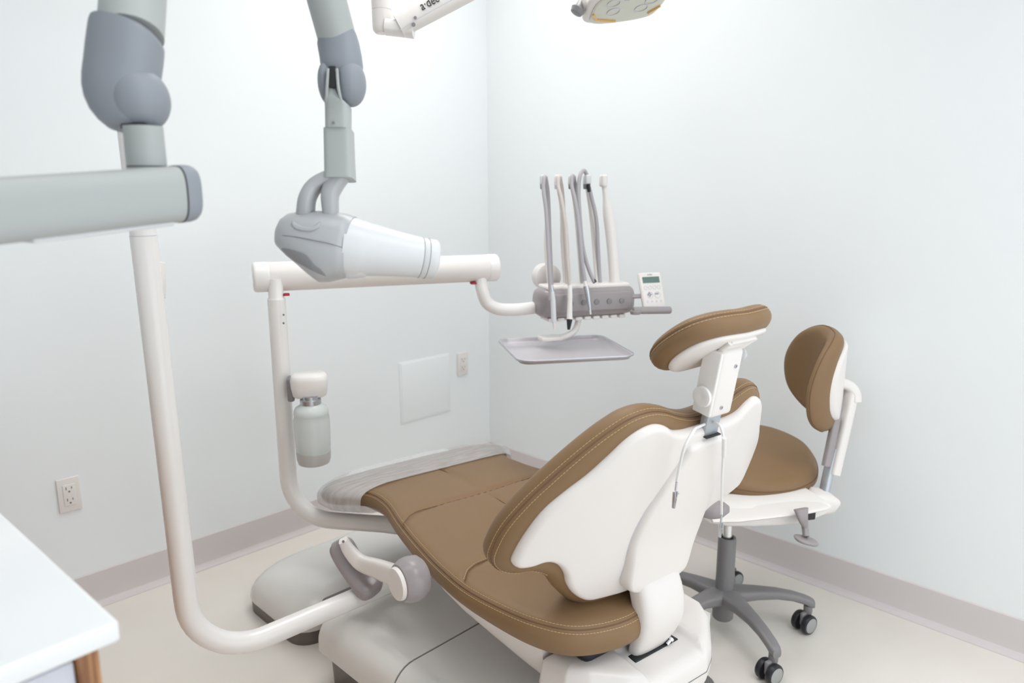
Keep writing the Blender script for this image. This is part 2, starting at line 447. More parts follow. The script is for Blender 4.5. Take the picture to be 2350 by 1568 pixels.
# stitched seams
def inset_curve(out, d, n=8):
    c = resample(catmull([V(u, v, 0) for u, v in out], n, True), 0.006, True)
    r = []
    N = len(c)
    area = sum(c[i].x*c[(i+1) % N].y-c[(i+1) % N].x*c[i].y for i in range(N))
    s = 1 if area > 0 else -1
    for i in range(N):
        t = (c[(i+1) % N]-c[i-1]).normalized(); r.append(c[i]+V(-t.y, t.x, 0)*d*s)
    return r
def rim_h(d, rin, hf): return hf*math.sqrt(max(0, 1-(1-min(d/rin, 1))**2))
bm = bmesh.new(); bg = bmesh.new()
for d in (0.0055, 0.0165):
    h = rim_h(d, 0.030, 0.032)
    c = [seat_map(p.x, p.y, h) for p in inset_curve(seat_out, d) if p.y < 0.52]
    # split at the toe gap
    k = max(range(len(c)), key=lambda i: (c[i]-c[i-1]).length); c = c[k:]+c[:k]
    stitches(c, (0, 0, 1), bm=bm)
c = [seat_map(p.x, p.y, rim_h(0.0105, .030, .032)+0.0002) for p in inset_curve(seat_out, 0.0105) if p.y < 0.52]
k = max(range(len(c)), key=lambda i: (c[i]-c[i-1]).length); c = c[k:]+c[:k]
tube(c, 0.0014, 6, bm=bg)
for L, dd in ((seam_rear, 0.004), (seam_front, None), (seam_long, None)):
    cc = catmull([V(u, v, 0) for u, v in L], 10)
    g = [seat_map(p.x, p.y, 0.0330+seat_crown(p.x, p.y, 0.15)*1.0) for p in cc]
    tube(g, 0.0009, 6, bm=bg)
    if dd:
        stitches([p+V(0, dd, 0.001) for p in g], (0, 0, 1), bm=bm)
obj('seat_stitching', bm, M_SEAM, chair); obj('seat_seam', bg, M_GROOVE, chair)

# seat frame (white hull under the cushion)
rings = []
for b, w, zt, zb in ((0.70, 0.20, 0.405, 0.395), (0.66, 0.235, 0.414, 0.385), (0.45, 0.215, 0.428, 0.392), (0.20, 0.245, 0.435, 0.392), (0.10, 0.290, 0.438, 0.385), (0.03, 0.298, 0.438, 0.352), (-0.03, 0.292, 0.438, 0.322), (-0.09, 0.278, 0.437, 0.296), (-0.16, 0.255, 0.432, 0.262), (-0.22, 0.236, 0.425, 0.240), (-0.262, 0.226, 0.410, 0.232)):
    rr = []
    n = 28
    for k in range(n+1):
        t = math.pi*k/n
        x = -math.cos(t); y = math.sin(t)
        rr.append(V(math.copysign(abs(x)**0.4, x)*w*(1-0.10*y), b, zt-(zt-zb)*y**0.6))
    rings.append(rr)
obj('seat_frame', ring_loft(rings), M_WHITE, chair, angle=50)

# rear casting with the slot the back column drops into
def prism(outline, z0, z1, inset=0.0, r=0.01, bm=None):
    return pad(outline, r, (z1-z0)/2, (z1-z0)/2, lambda u, v, h: V(u, v, (z0+z1)/2+h), ds=0.008, step=0.03, smooth_n=0, expo=0.4, bm=bm)
blk = [(-0.222, -0.262), (-0.215, -0.35), (-0.19, -0.385), (-0.125, -0.435), (-0.09, -0.458), (0.09, -0.458), (0.125, -0.435), (0.19, -0.385), (0.215, -0.35), (0.222, -0.262)]
def sstep(x, a, b):
    t = max(0, min(1, (x-a)/(b-a))); return t*t*(3-2*t)
blk = [(-0.232, -0.262), (-0.228, -0.34), (-0.20, -0.385), (-0.135, -0.440), (-0.09, -0.462), (0.09, -0.462), (0.135, -0.440), (0.20, -0.385), (0.228, -0.34), (0.232, -0.262)]
def blk_crown(u, v, d):
    r = (1-sstep(abs(u), 0.080, 0.098))*sstep(-v, 0.335, 0.352)      # saddle the column drops into
    return -0.016*r - 0.10*max(0, -v-0.36)
obj('rear_cover', pad(blk, 0.028, 0.072, 0.045, lambda u, v, h: V(u, v, 0.296+h), ds=0.006, step=0.010, smooth_n=0, crown=blk_crown, expo=0.55), M_WHITE, chair, angle=50)
obj('cover_seam', ring_loft([[V(u*1.002, -0.262+(v+0.262)*1.004, z) for u, v in blk] for z in (0.2945, 0.2965)]), M_GREY, chair)
obj('column_slot', rbox((0.0, -0.378, 0.346), X, Y, Z, 0.140, 0.034, 0.010, 0.002), M_BLACK, chair)
obj('slot_bolt', lathe([(0.004, 0), (0.004, 0.012), (0.0065, 0.012), (0.0065, 0.018)], (0.03, -0.396, 0.353), (0.6, 0, 0.35), 12), M_CHROME, chair)
obj('under_seat_shade', rbox((-0.05, -0.29, 0.385), X, Y, Z, 0.26, 0.13, 0.05, 0.02), M_BLACK, chair)  # black block standing in for the shade between cushion and rear cover

# back: rear surface coordinates (a, s), h to the rear
ANG = math.radians(69); B0, Z0, KB = -0.3555, 0.5368, 0.5
BB = V(0, -math.cos(ANG), math.sin(ANG)); BN = V(0, -math.sin(ANG), -math.cos(ANG))
def back_map(u, v, h): return V(0, B0, Z0)+X*u+BB*v-BN*(KB*u*u)+BN*h
shell_h = [(0.0, 0.392), (0.035, 0.391), (0.07, 0.391), (0.10, 0.396), (0.125, 0.410), (0.152, 0.416), (0.18, 0.407), (0.205, 0.387), (0.232, 0.352), (0.262, 0.312), (0.295, 0.275), (0.326, 0.232), (0.347, 0.180), (0.359, 0.130), (0.360, 0.102), (0.347, 0.089), (0.322, 0.090), (0.293, 0.099), (0.267, 0.088), (0.241, 0.056), (0.225, 0.021), (0.199, -0.013), (0.160, -0.040), (0.095, -0.042), (0.0, -0.042)]
shell_r = shell_h[1:15]+[(0.340, 0.086), (0.300, 0.094), (0.25, 0.104), (0.20, 0.112), (0.15, 0.112), (0.112, 0.07), (0.100, 0.01), (0.09, -0.035)]
shell_out = [(-a, s) for a, s in shell_h]+[(a, s) for a, s in reversed(shell_r)]
uph_h = [(0.0, 0.400), (0.03, 0.402), (0.07, 0.413), (0.11, 0.428), (0.150, 0.434), (0.19, 0.424), (0.22, 0.404), (0.252, 0.374), (0.288, 0.331), (0.320, 0.286), (0.350, 0.238), (0.378, 0.176), (0.388, 0.128), (0.388, 0.090), (0.370, 0.062), (0.335, 0.048), (0.300, 0.050), (0.264, 0.032), (0.226, -0.016), (0.178, -0.064), (0.115, -0.092), (0.0, -0.098)]
uph_r = uph_h[1:14]+[(0.370, 0.068), (0.335, 0.060), (0.28, 0.072), (0.22, 0.082), (0.16, 0.080), (0.115, 0.04), (0.10, -0.02), (0.08, -0.07)]
uph_out = [(-a, s) for a, s in uph_h]+[(a, s) for a, s in reversed(uph_r)]
def spine_raise(u, v, d):
    # raised centre of the shell carrying the spine cover
    e = 0.060+0.05*max(0, min(1, (0.39-v)/0.25))
    if v < 0.1: e = 0.11
    x = (e-abs(u))/0.03
    return 0.0
def shell_crown(u, v, d): return 0.004*max(0, min(1, (0.135-abs(u))/0.05))
obj('back_shell', pad(shell_out, 0.012, 0.012, 0.012, back_map, ds=0.007, step=0.012, crown=shell_crown), M_WHITE, chair, angle=180)
def uph_map(u, v, h): return back_map(u, v, h-0.034)
obj('back_cushion', pad(uph_out, 0.030, 0.031, 0.034, uph_map, ds=0.009, step=0.014), M_LEATHER, chair, angle=180)
bm = bmesh.new(); bg = bmesh.new()
def rim_curve(out, fmap, deg, rin, hf, cut=None):
    r = math.radians(abs(deg)); hf = hf*(1 if deg > 0 else -1); c = inset_curve(out, rin*(1-math.cos(r)))
    if cut is not None: c = [p for p in c if p.y > cut]
    P = [fmap(p.x, p.y, (hf*math.sin(r))*1.0) for p in c]
    if cut is not None:
        k = max(range(len(P)), key=lambda i: (P[i]-P[i-1]).length); P = P[k:]+P[:k]
    else: P = P+[P[0]]
    return P
cen = V(0, B0+0.02, Z0+0.15)
for dg_ in (12, 38): stitches(rim_curve(uph_out, uph_map, dg_, 0.030, 0.0315, 0.035), lambda a: (a-cen), bm=bm)
tube(rim_curve(uph_out, uph_map, 25, 0.030, 0.0312, 0.035), 0.0013, 6, bm=bg)
obj('back_stitching', bm, M_SEAM, chair); obj('back_seam', bg, M_GROOVE, chair)

# spine cover: raised panel of the shell, two halves of a smooth outline
spine = [(-0.056, 0.362), (-0.062, 0.338), (-0.088, 0.265), (-0.108, 0.19), (-0.112, 0.12), (-0.104, 0.06), (-0.096, 0.0), (-0.060, -0.020), (0.060, -0.022), (0.096, 0.0), (0.104, 0.06), (0.112, 0.12), (0.108, 0.19), (0.088, 0.265), (0.062, 0.338), (0.056, 0.362)]
obj('spine_cover', pad(spine, 0.012, 0.016, 0.002, lambda u, v, h: back_map(u, v, h+0.010), ds=0.006, step=0.012, smooth_n=3,
                       crown=lambda u, v, d: 0.020*max(0, min(1, (0.14-v)/0.14))**1.5), M_WHITE, chair, angle=180)
obj('spine_seam', tube([back_map(p.x, p.y, 0.0135) for p in catmull([V(u, v, 0) for u, v in spine], 5, True)], 0.0016, 6), M_KEY, chair)
# lower column
rings = []
for b, z, w, th in ((-0.372, 0.540, 0.062, 0.030), (-0.387, 0.520, 0.064, 0.034), (-0.395, 0.500, 0.066, 0.034), (-0.404, 0.470, 0.067, 0.033), (-0.407, 0.440, 0.067, 0.031), (-0.402, 0.410, 0.066, 0.028), (-0.392, 0.380, 0.062, 0.024), (-0.378, 0.345, 0.056, 0.018)):
    rings.append(superellipse(V(0, b+0.012, z), X, Y, w, th, 3.2, 40))
obj('back_column', ring_loft(rings), M_WHITE, chair, angle=60)

# headrest
bm = bmesh.new()
barU = V(0, -0.03, 0.98).normalized()
P0 = V(0.0, -0.470, 0.865)
ex = X; ez = V(0, -0.17, 0.985).normalized(); ey = ez.cross(ex).normalized()
bm = rbox(V(0, -0.512, 0.928), ex, ey, ez, 0.038, 0.006, 0.092, 0.002)
rbox(V(-0.0185, -0.506, 0.928), ex, ey, ez, 0.004, 0.016, 0.092, 0.001, 2, bm); rbox(V(0.0185, -0.506, 0.928), ex, ey, ez, 0.004, 0.016, 0.092, 0.001, 2, bm)
obj('headrest_bar', bm, M_ZINC, chair, label='zinc plated steel bar', angle=30)
obj('bar_socket', rbox(V(0, -0.504, 0.8825), ex, ey, ez, 0.044, 0.020, 0.003, 0.001), M_GAP, chair)
arm_c = V(0.002, -0.515, 0.995)
arm = obj('headrest_arm', rbox(arm_c, ex, ey, ez, 0.066, 0.046, 0.138, 0.010, 4), M_WHITE, chair, angle=50)
obj('arm_cover', rbox(arm_c+X*(-0.032), ex, ey, ez, 0.008, 0.042, 0.130, 0.003), M_WARM, arm)
obj('release_knob', lathe([(0.0, -0.001), (0.019, 0), (0.021, 0.003), (0.020, 0.008), (0.012, 0.010), (0.006, 0.0085), (0.0, 0.0085)], arm_c+X*(-0.036)+ez*(-0.028)+ey*(0.0), -X, 32), M_WARM, arm)
obj('adjusting_knob', lathe([(0.006, 0), (0.006, 0.016), (0.012, 0.018), (0.0145, 0.022), (0.012, 0.027), (0, 0.028)], arm_c+X*0.033+ez*0.045, X, 24), M_XCONE, arm)
for dx, dz in ((0.012, 0.035), (-0.006, -0.048)):
    obj('arm_screw', lathe([(0.004, 0), (0.004, 0.0012), (0.0022, 0.0014), (0.0022, -0.001)], arm_c+X*dx+ez*dz-ey*(-0.0)+(-ey*0.0235 if (-ey).y < 0 else ey*0.0235), (-ey if (-ey).y < 0 else ey), 12), M_STEEL, arm)

HA = math.radians(37); HR = math.radians(0.5)
hx = V(math.cos(HR), 0, math.sin(HR)); hz0 = V(0, -math.cos(HA), math.sin(HA)); hz = (hz0-hx*hz0.dot(hx)).normalized(); hn = hx.cross(hz)   # hn towards rear/below
if hn.z > 0: hn = -hn
HC = V(0.016, -0.498, 1.072)
def head_map(u, v, h): return HC+hx*u+hz*v-hn*(0.95*u*u)+hn*h
ho_h = [(0.0, 0.066), (0.05, 0.066), (0.10, 0.058), (0.14, 0.036), (0.156, 0.0), (0.148, -0.042), (0.118, -0.070), (0.08, -0.077), (0.045, -0.070), (0.0, -0.064)]
ho_h = [(a*0.814, s*1.328) for a, s in ho_h]
ho = [(-a, s) for a, s in ho_h]+[(a, s) for a, s in reversed(ho_h[1:-1])]
obj('headrest_cushion', pad(ho, 0.026, 0.022, 0.028, head_map, ds=0.007, step=0.012), M_LEATHER, chair, angle=180)
hs = [(u*0.86, v*0.76-0.002) for u, v in ho]
obj('headrest_shell', pad(hs, 0.008, 0.006, 0.006, lambda u, v, h: head_map(u, v, h+0.024), ds=0.006, step=0.014), M_WHITE, chair, angle=180)
bm = bmesh.new()
for dg_ in (-32, -12): stitches(rim_curve(ho, head_map, dg_, 0.026, 0.0282), lambda a: a-HC, bm=bm)
obj('headrest_stitching', bm, M_SEAM, chair)
obj('headrest_seam', tube(rim_curve(ho, head_map, -22, 0.026, 0.0283), 0.0010, 6), M_GROOVE, chair)
# hinge between headrest and arm
top = arm_c+ez*0.066
hj = HC+hn*0.030
bm = bmesh.new()
for s in (-1, 1):
    tube([top+X*(0.022*s)+V(0, 0, -0.01), top+X*(0.020*s)+V(0, 0.002, 0.016), hj+hx*(-0.01+0.026*s)+hz*0.01, hj+hx*(0.0+0.04*s)+hz*0.05], 0.0058, 12, smooth_n=5, bm=bm)
rbox(hj+hz*0.01, hx, hz, hn, 0.075, 0.085, 0.010, 0.003, 3, bm)
obj('headrest_hinge', bm, M_WHITE, chair)
obj('hinge_pin', tube([top+X*-0.03+V(0, 0, 0.004), top+X*0.03+V(0, 0, 0.004)], 0.007, 16), M_GREY, chair)

# armrest, swung down at the left side
def armpt(px, py, D): return at(px, py, D)
bm = lathe([(0.030, 0.0), (0.042, 0.004), (0.050, 0.020), (0.052, 0.035), (0.049, 0.055), (0.040, 0.064), (0.0, 0.064)], V(-0.435, -0.010, 0.490), X, 40)
obj('armrest_hub', bm, M_MAUVE, chair)
obj('hub_cap', lathe([(0.0, -0.007), (0.028, -0.007), (0.036, -0.004), (0.038, 0.002), (0.038, 0.006)], V(-0.437, -0.010, 0.490), X, 40), M_WHITE, chair)
DH = 1.88
a0 = at(915, 1325, DH+0.00); a1 = at(868, 1306, DH+0.06); a2 = at(826, 1290, DH+0.10); a3 = at(800, 1262, DH+0.10); a4 = at(787, 1240, DH+0.09)
def strap(pts, wid, thk, side, n=6, exp=3.5):
    P = catmull(pts, n); rings = []
    fr = frames(P)
    for i, (p, (t_, a_, b_)) in enumerate(zip(P, fr)):
        s = (side-t_*side.dot(t_)).normalized(); u = t_.cross(s)
        k = i/(len(P)-1)
        w = wid(k) if callable(wid) else wid; h = thk(k) if callable(thk) else thk
        rings.append(superellipse(p, s, u, w/2, h/2, exp, 24))
    return ring_loft(rings)
sd = (_r2*0.75+_d2*-0.35+_fw*0.55).normalized()
updir = (a0-a1).cross(_fw).normalized()
obj('armrest_arm', strap([a0, a1, a2, a3, a4], lambda k: 0.034-0.006*k, lambda k: 0.058-0.034*k, _fw), M_WHITE, chair, world=True, angle=60)
p0 = at(776, 1240, DH+0.12); p1 = at(800, 1285, DH+0.13); p2 = at(835, 1335, DH+0.12); p3 = at(862, 1362, DH+0.10)
obj('armrest_pad', strap([p0, p1, p2, p3], n=12, wid= lambda k: (0.072 if k < .6 else 0.072+0.02*(k-.6))*max(.25, 1-(2*k-1)**10)**.5, thk=lambda k: (0.022+0.026*k)*max(.2, 1-(2*k-1)**10)**.5, side=(_r2*0.9-_d2*0.1+_fw*0.35).normalized(), exp=3), M_MAUVE, chair, world=True, angle=60)
obj('arm_screw', lathe([(0.0035, 0), (0.0035, 0.002)], at(788, 1243, DH+0.075), -_fw, 12), M_GREY, chair, world=True)

# base covers on the floor (aligned with the room)
def sweep_x(prof, x0, x1, rend, bm=None, n=6):
    """profile in (y, z) swept along x, shrinking round the ends"""
    cy = sum(p[0] for p in prof)/len(prof); cz = 0
    rings = []
    def ring(x, k):
        return [V(x, cy+(p[0]-cy)*(1-(1-k)*0.25), p[1]*(1-(1-k)*0.35) if p[1] > 0.075 else p[1]) for p in prof]
    for i in range(n+1):
        a = i/n*math.pi/2; rings.append(ring(x0+rend*(1-math.sin(a)) if 0 else x0+rend*(1-math.cos(a)), math.sin(a)))
    for i in range(n, -1, -1):
        a = i/n*math.pi/2; rings.append(ring(x1-rend*(1-math.cos(a)), math.sin(a)))
    return ring_loft(rings, True, bm)
def rr_outline(x0, x1, y0, y1, r, n=6):
    o = []; r = min(r, (x1-x0)/2-.002, (y1-y0)/2-.002)
    for cx, cy, a in ((x1-r, y1-r, 0), (x0+r, y1-r, 90), (x0+r, y0+r, 180), (x1-r, y0+r, 270)):
        for k in range(n+1):
            t = math.radians(a+90*k/n); o.append((cx+r*math.cos(t), cy+r*math.sin(t)))
    return o
def stack(levels, bm=None):
    """levels: (x0,x1,y0,y1,corner radius,z)"""
    return ring_loft([[V(x, y, z) for x, y in rr_outline(a, b, c, d, r)] for a, b, c, d, r, z in levels], True, bm)
# rear pod
px0, px1, py0, py1 = 0.952, 1.62, 1.83, 2.20
obj('foot_pod_skirt', stack([(px0+.01, px1, py0+.01, py1, .07, 0.0), (px0+.008, px1, py0+.008, py1, .07, 0.055), (px0+.012, px1, py0+.012, py1, .07, 0.062)]), M_DARKG, chair, world=True)
lv = []
for i in range(9):
    a = i/8*math.pi/2; s = 0.10*(1-math.cos(a)); lv.append((px0+s*1.5, px1-s, py0+s, py1-s, .085+s*.5, 0.055+0.105*math.sin(a)))
obj('foot_pod', stack([(px0+.003, px1, py0+.003, py1, .085, 0.045)]+lv), M_BODY, chair, world=True, angle=60)
# main body: cross section in (y,z) along x
bx0, bx1 = 0.925, 1.70
obj('base_skirt', stack([(bx0+.015, bx1, 0.90, 1.655, .05, 0.012), (bx0+.012, bx1, 0.90, 1.66, .05, 0.108)]), M_DARKG, chair, world=True)
obj('base_plate', stack([(bx0-.05, bx1, 0.86, 1.62, .05, 0.0), (bx0-.05, bx1, 0.86, 1.62, .05, 0.012)]), M_GREY, chair, world=True)
def body_part(y0, y1, sh=0.0):
    rings = []
    for y in (y0, y1):
        k = 1.0
        pr = [V(bx1, y, 0.103), V(bx0+sh, y, 0.103)]
        R = 0.070; top_ = 0.205-sh
        for i in range(9):
            a = math.pi-i/8*math.pi/2
            pr.append(V(bx0+sh+R+R*math.cos(a)*k, y, top_-R+R*math.sin(a)*k))
        pr.append(V(bx1, y, top_-0.004*(1-k)*50))
        rings.append(pr)
    return ring_loft(rings)
obj('base_cover', body_part(1.331, 1.665), M_BODY, chair, world=True, angle=60)
obj('base_cover', body_part(0.905, 1.325), M_BODY, chair, world=True, angle=60)

obj('base_gap', body_part(1.322, 1.334, 0.004), M_GAP, chair, world=True)
obj('base_link', abox(1.05, 1.6, 1.64, 1.86, 0.02, 0.13, 0.01), M_DARKG, chair, world=True)
obj('pedestal', lathe([(0.13, 0.2), (0.13, 0.36), (0.15, 0.40)], V(1.36, 1.25, 0), Z, 40), M_BODY, chair, world=True)

# ------------------------------------------------------------------ clear sleeve round the toe end
t = thing('plastic_sleeve', 'clear plastic sleeve stretched around the toe end of the chair cushion', 'plastic cover', CH, -TH)
sl = [(a, b) for a, b in seat_out]
def sleeve():
    rings = []
    hw = [(0.735, 0.285), (0.705, 0.318), (0.675, 0.335), (0.60, 0.338), (0.55, 0.312), (0.50, 0.276)]
    hw = [(0.762, 0.20)]+hw
    # left side ends at b=.50; right side likewise
    for b, w in hw:
        rr = []; zc = seat_z(b)-0.034
        for k in range(48):
            a = 2*math.pi*k/48
            x = math.copysign(abs(math.cos(a))**(2/7), math.cos(a))*(w+.004); y = math.copysign(abs(math.sin(a))**(2/3.2), math.sin(a))*0.044
            rr.append(V(x, b+0.015*math.sin(3*x*9)*0.3, zc+y))
        rings.append(rr)
    return ring_loft(rings, False)
obj('film', sleeve(), M_FILM, t, angle=180)

# ------------------------------------------------------------------ bib chain
t = thing('bib_clip_cord', 'white bib cord with two metal alligator clips draped over the headrest bar', 'bib cord', CH+V(0, 0, 0), -TH)
def cpt(px, py, h):  # on the rear surface of the chair back
    o = root_mat(chair).inverted() @ EYE; d = (root_mat(chair).inverted().to_3x3() @ (at(px, py, 1)-EYE))
    P = V(0, B0, Z0)
    h_ = h
    for _ in range(12):
        tt = ((P+BN*h_-o).dot(BN))/d.dot(BN); q = o+d*tt
        h_ = h-KB*q.x*q.x
    return q
path = [cpt(1553, 1107, 0.05), cpt(1560, 1070, 0.05), cpt(1572, 1024, 0.05), cpt(1590, 992, 0.040), cpt(1606, 979, 0.012), cpt(1632, 970, 0.008), cpt(1652, 977, 0.030), cpt(1661, 1008, 0.048), cpt(1660, 1050, 0.05)]
bm = tube(path, 0.0028, 12, smooth_n=8)
tube([cpt(1660, 1045, 0.050), cpt(1657, 1100, 0.05), cpt(1656, 1183, 0.05)], 0.0026, 12, smooth_n=5, bm=bm)
tube([cpt(1662, 1005, 0.050), cpt(1661, 1048, 0.05)], 0.0042, 12, bm=bm)
obj('cord', bm, M_CORD, t)
def clip(px, py, lean):
    p = cpt(px, py, 0.052)
    down = V(lean, 0.0, -1).normalized(); side = V(1, 0.2, lean).normalized(); nn = down.cross(side).normalized()
    bm = tube([p, p+down*0.016], 0.0024, 10)
    tube([p+down*0.016, p+down*0.022], 0.0012, 8, bm=bm)
    for s in (-1, 1):
        a = p+down*0.020+side*(0.0045*s); b = p+down*0.050+side*(0.0008*s)
        ax = (b-a).normalized(); sx = nn.cross(ax).normalized()
        rbox((a+b)/2, ax, sx, nn, 0.033, 0.0022, 0.0065, 0.0007, 2, bm)
    rbox(p+down*0.024+side*0.0075, side, nn, down, 0.007, 0.006, 0.002, 0.0006, 2, bm)
    lathe([(0.0022, -0.004), (0.0022, 0.004)], p+down*0.030, nn, 12, bm)
    return bm
obj('alligator_clip', clip(1553, 1107, -0.12), M_STEEL, t); obj('alligator_clip', clip(1656, 1183, -0.05), M_STEEL, t)

# ------------------------------------------------------------------ dental light and its post
LP = V(0.575, 1.632, 0)
t = thing('dental_light', 'white dental operating light on a tall curved post left of the chair', 'dental light', LP)
path = [V(LP.x, LP.y, 2.06), V(LP.x, LP.y, 1.2), V(LP.x, LP.y, 0.44)]
R = 0.155
zt = 0.262
arc = [V(LP.x+R-R*math.cos(a), LP.y-0.03*(1-math.cos(a)), zt+R-R*math.sin(a)) for a in [math.radians(9*k) for k in range(1, 11)]]
def lean(z): k = -0.016*max(0, z-0.45); return V(LP.x+k*math.cos(YAW), LP.y-k*math.sin(YAW), z)   # the post leans slightly
path = [lean(1.262), lean(0.9), lean(0.6), lean(zt+R)]+arc+[V(1.12, 1.58, zt+0.004), V(1.25, 1.56, zt+0.004)]
obj('post', tube(resample(path, 0.02), 0.0266, 28), M_WARM, t, world=True)
obj('upper_post', tube([lean(1.262), lean(1.5), lean(2.08)], [0.0258, 0.0258, 0.0258], 28), M_WARM, t, world=True)
obj('post_collar', tube([lean(1.261), lean(1.263)], 0.0269, 28), M_KEY, t, world=True)
obj('cup_holder', rbox(at(367, 642, 1.575), _fw, _r2, _d2, 0.045, 0.007, 0.078, 0.003), M_WHITE, t, world=True)
hub = at(876, 30, 2.0); hub.z -= 0
HX = V(hub.x, hub.y, 0)
obj('light_arm', tube([lean(2.06), V(hub.x, hub.y, 2.06)], 0.026, 24), M_WARM, t, world=True)
obj('arm_hub', lathe([(0.0, -0.058), (0.018, -0.058), (0.025, -0.050), (0.0265, -0.04), (0.0265, 0.0), (0.0255, 0.001), (0.0255, 0.003), (0.0270, 0.004), (0.0270, 0.045), (0.0255, 0.046), (0.0255, 0.048), (0.0265, 0.049), (0.0265, 0.28)], hub+V(0, 0, 0.005), Z, 32), M_WHITE, t, world=True)
obj('hub_bracket', strap([at(885, 62, 2.0), at(920, 66, 2.0), at(950, 70, 2.0)], 0.05, 0.036, _fw), M_WARM, t, world=True)
j0 = at(915, 60, 1.99); j1 = at(1092, -36, 1.99); j2 = at(1420, -205, 2.0)
dirn = (j2-j0).normalized()
obj('flex_arm', strap([j0, j0.lerp(j2, .3), j0.lerp(j2, .7), j2], 0.052, 0.058, _fw, exp=3), M_WHITE, t, world=True, angle=60)
nrm_ = dirn.cross(_fw).normalized()
bm = bmesh.new(); upv = -nrm_ if nrm_.dot(_d2) > 0 else nrm_
for a, r in ((at(953, 41, 1.962), 0.0042), (at(949, 57, 1.962), 0.0055)):
    lathe([(r, 0), (r, 0.002)], a, -_fw, 16, bm)
obj('arm_bolt', bm, M_GREY, t, world=True)
obj('arm_seam', tube([at(918, 70, 1.963), at(955, 45, 1.962), at(1050, -8, 1.962)], 0.0009, 6), M_KEY, t, world=True)

def text_mesh(name, body, size, origin, ex_, ey_, m, parent, depth=0.0006, squeeze=1.0):
    cu = bpy.data.curves.new(name, 'FONT'); cu.body = body; cu.size = size; cu.extrude = depth; cu.align_x = 'LEFT'
    o = bpy.data.objects.new(name, cu); COL.objects.link(o)
    dg = bpy.context.evaluated_depsgraph_get(); me = bpy.data.meshes.new_from_object(o.evaluated_get(dg))
    bpy.data.objects.remove(o)
    bm = bmesh.new(); bm.from_mesh(me); bpy.data.meshes.remove(me)
    ex_ = Vector(ex_).normalized(); ey_ = Vector(ey_).normalized(); ez_ = ex_.cross(ey_)
    Mx = Matrix((ex_*squeeze, ey_, ez_)).transposed().to_4x4(); Mx.translation = Vector(origin)
    bm.transform(Mx)
    return obj(name, bm, m, parent, smooth=False, world=True)
ta = at(969, 24, 1.9625); tb = at(1010, 2, 1.9625)
text_mesh('arm_lettering', 'a\u00b7dec', 0.034, ta, tb-ta, _fw.cross(tb-ta)*1.0 if _fw.cross(tb-ta).dot(_d2) < 0 else (tb-ta).cross(_fw), M_INK, t, squeeze=0.75)

# light head
hc = at(1443, 8, 2.2)
hxv = (V(math.cos(YAW), -math.sin(YAW), 0)*0.93+V(math.sin(YAW), math.cos(YAW), 0)*0.22+Z*0.16).normalized()
hyv = (V(math.sin(YAW), math.cos(YAW), 0)*0.95-Z*0.25); hyv = (hyv-hxv*hyv.dot(hxv)).normalized(); hzv = hxv.cross(hyv)
if hzv.z < 0: hzv = -hzv
ol = [(-0.13, 0.03), (-0.125, -0.045), (-0.06, -0.10), (0.0, -0.115), (0.06, -0.10), (0.125, -0.045), (0.13, 0.03), (0.115, 0.09), (0, 0.11), (-0.115, 0.09)]
lh = lambda z: (lambda u, v, h: hc+hxv*u+hyv*v+hzv*(h+z))
obj('light_head', pad(ol, 0.022, 0.022, 0.014, lh(0.012), ds=0.012, step=0.03), M_WHITE, t, world=True, angle=180)
obj('lens', pad([(u*.86, v*.86) for u, v in ol], 0.006, 0.003, 0.005, lh(-0.0035), ds=0.012, step=0.03), M_LENS, t, world=True, angle=180)
bm = bmesh.new(); ba = bmesh.new()
for i, (u, v) in enumerate(((-0.06, -0.03), (-0.02, -0.055), (0.03, -0.055), (0.065, -0.02), (-0.045, 0.02), (0.045, 0.02))):
    c0 = hc+hxv*u+hyv*v+hzv*(-0.0095)
    ring = [c0+(hxv*math.cos(a)+hyv*math.sin(a))*0.02 for a in [math.radians(20*k) for k in range(19)]]
    tube(ring, 0.0012, 6, bm=bm)
for pts in ([(-0.11, 0.02), (-0.09, 0.055), (-0.02, 0.08)], [(0.08, 0.055), (0.108, 0.02)], [(-0.01, -0.088), (0.012, -0.088)]):
    obj('amber_reflector', tube([hc+hxv*u+hyv*v+hzv*(-0.0095) for u, v in pts], 0.004, 8), M_AMBER, t, world=True)
obj('lens_ring', bm, M_KEY, t, world=True)
obj('light_handle', lathe([(0.0, -0.002), (0.018, 0), (0.022, 0.012), (0.014, 0.02), (0.010, 0.06)], at(1322, 30, 2.2), (at(1345, -10, 2.2)-at(1322, 30, 2.2)), 24), M_GREY, t, world=True)
obj('light_yoke', tube([at(1345, -5, 2.2), at(1350, -60, 2.2), at(1400, -140, 2.12), j2], 0.016, 16, smooth_n=6), M_WHITE, t, world=True)
obj('yoke_pivot', rbox(at(1352, 5, 2.2), hxv, hyv, hzv, 0.05, 0.05, 0.04, 0.012), M_WHITE, t, world=True)

# ------------------------------------------------------------------ x-ray unit
xb = at(335, 440, 0.97)
t = thing('xray_unit', 'grey wall mounted dental x-ray with folding arm and cone head', 'x-ray machine', (xb.x, xb.y, 0))
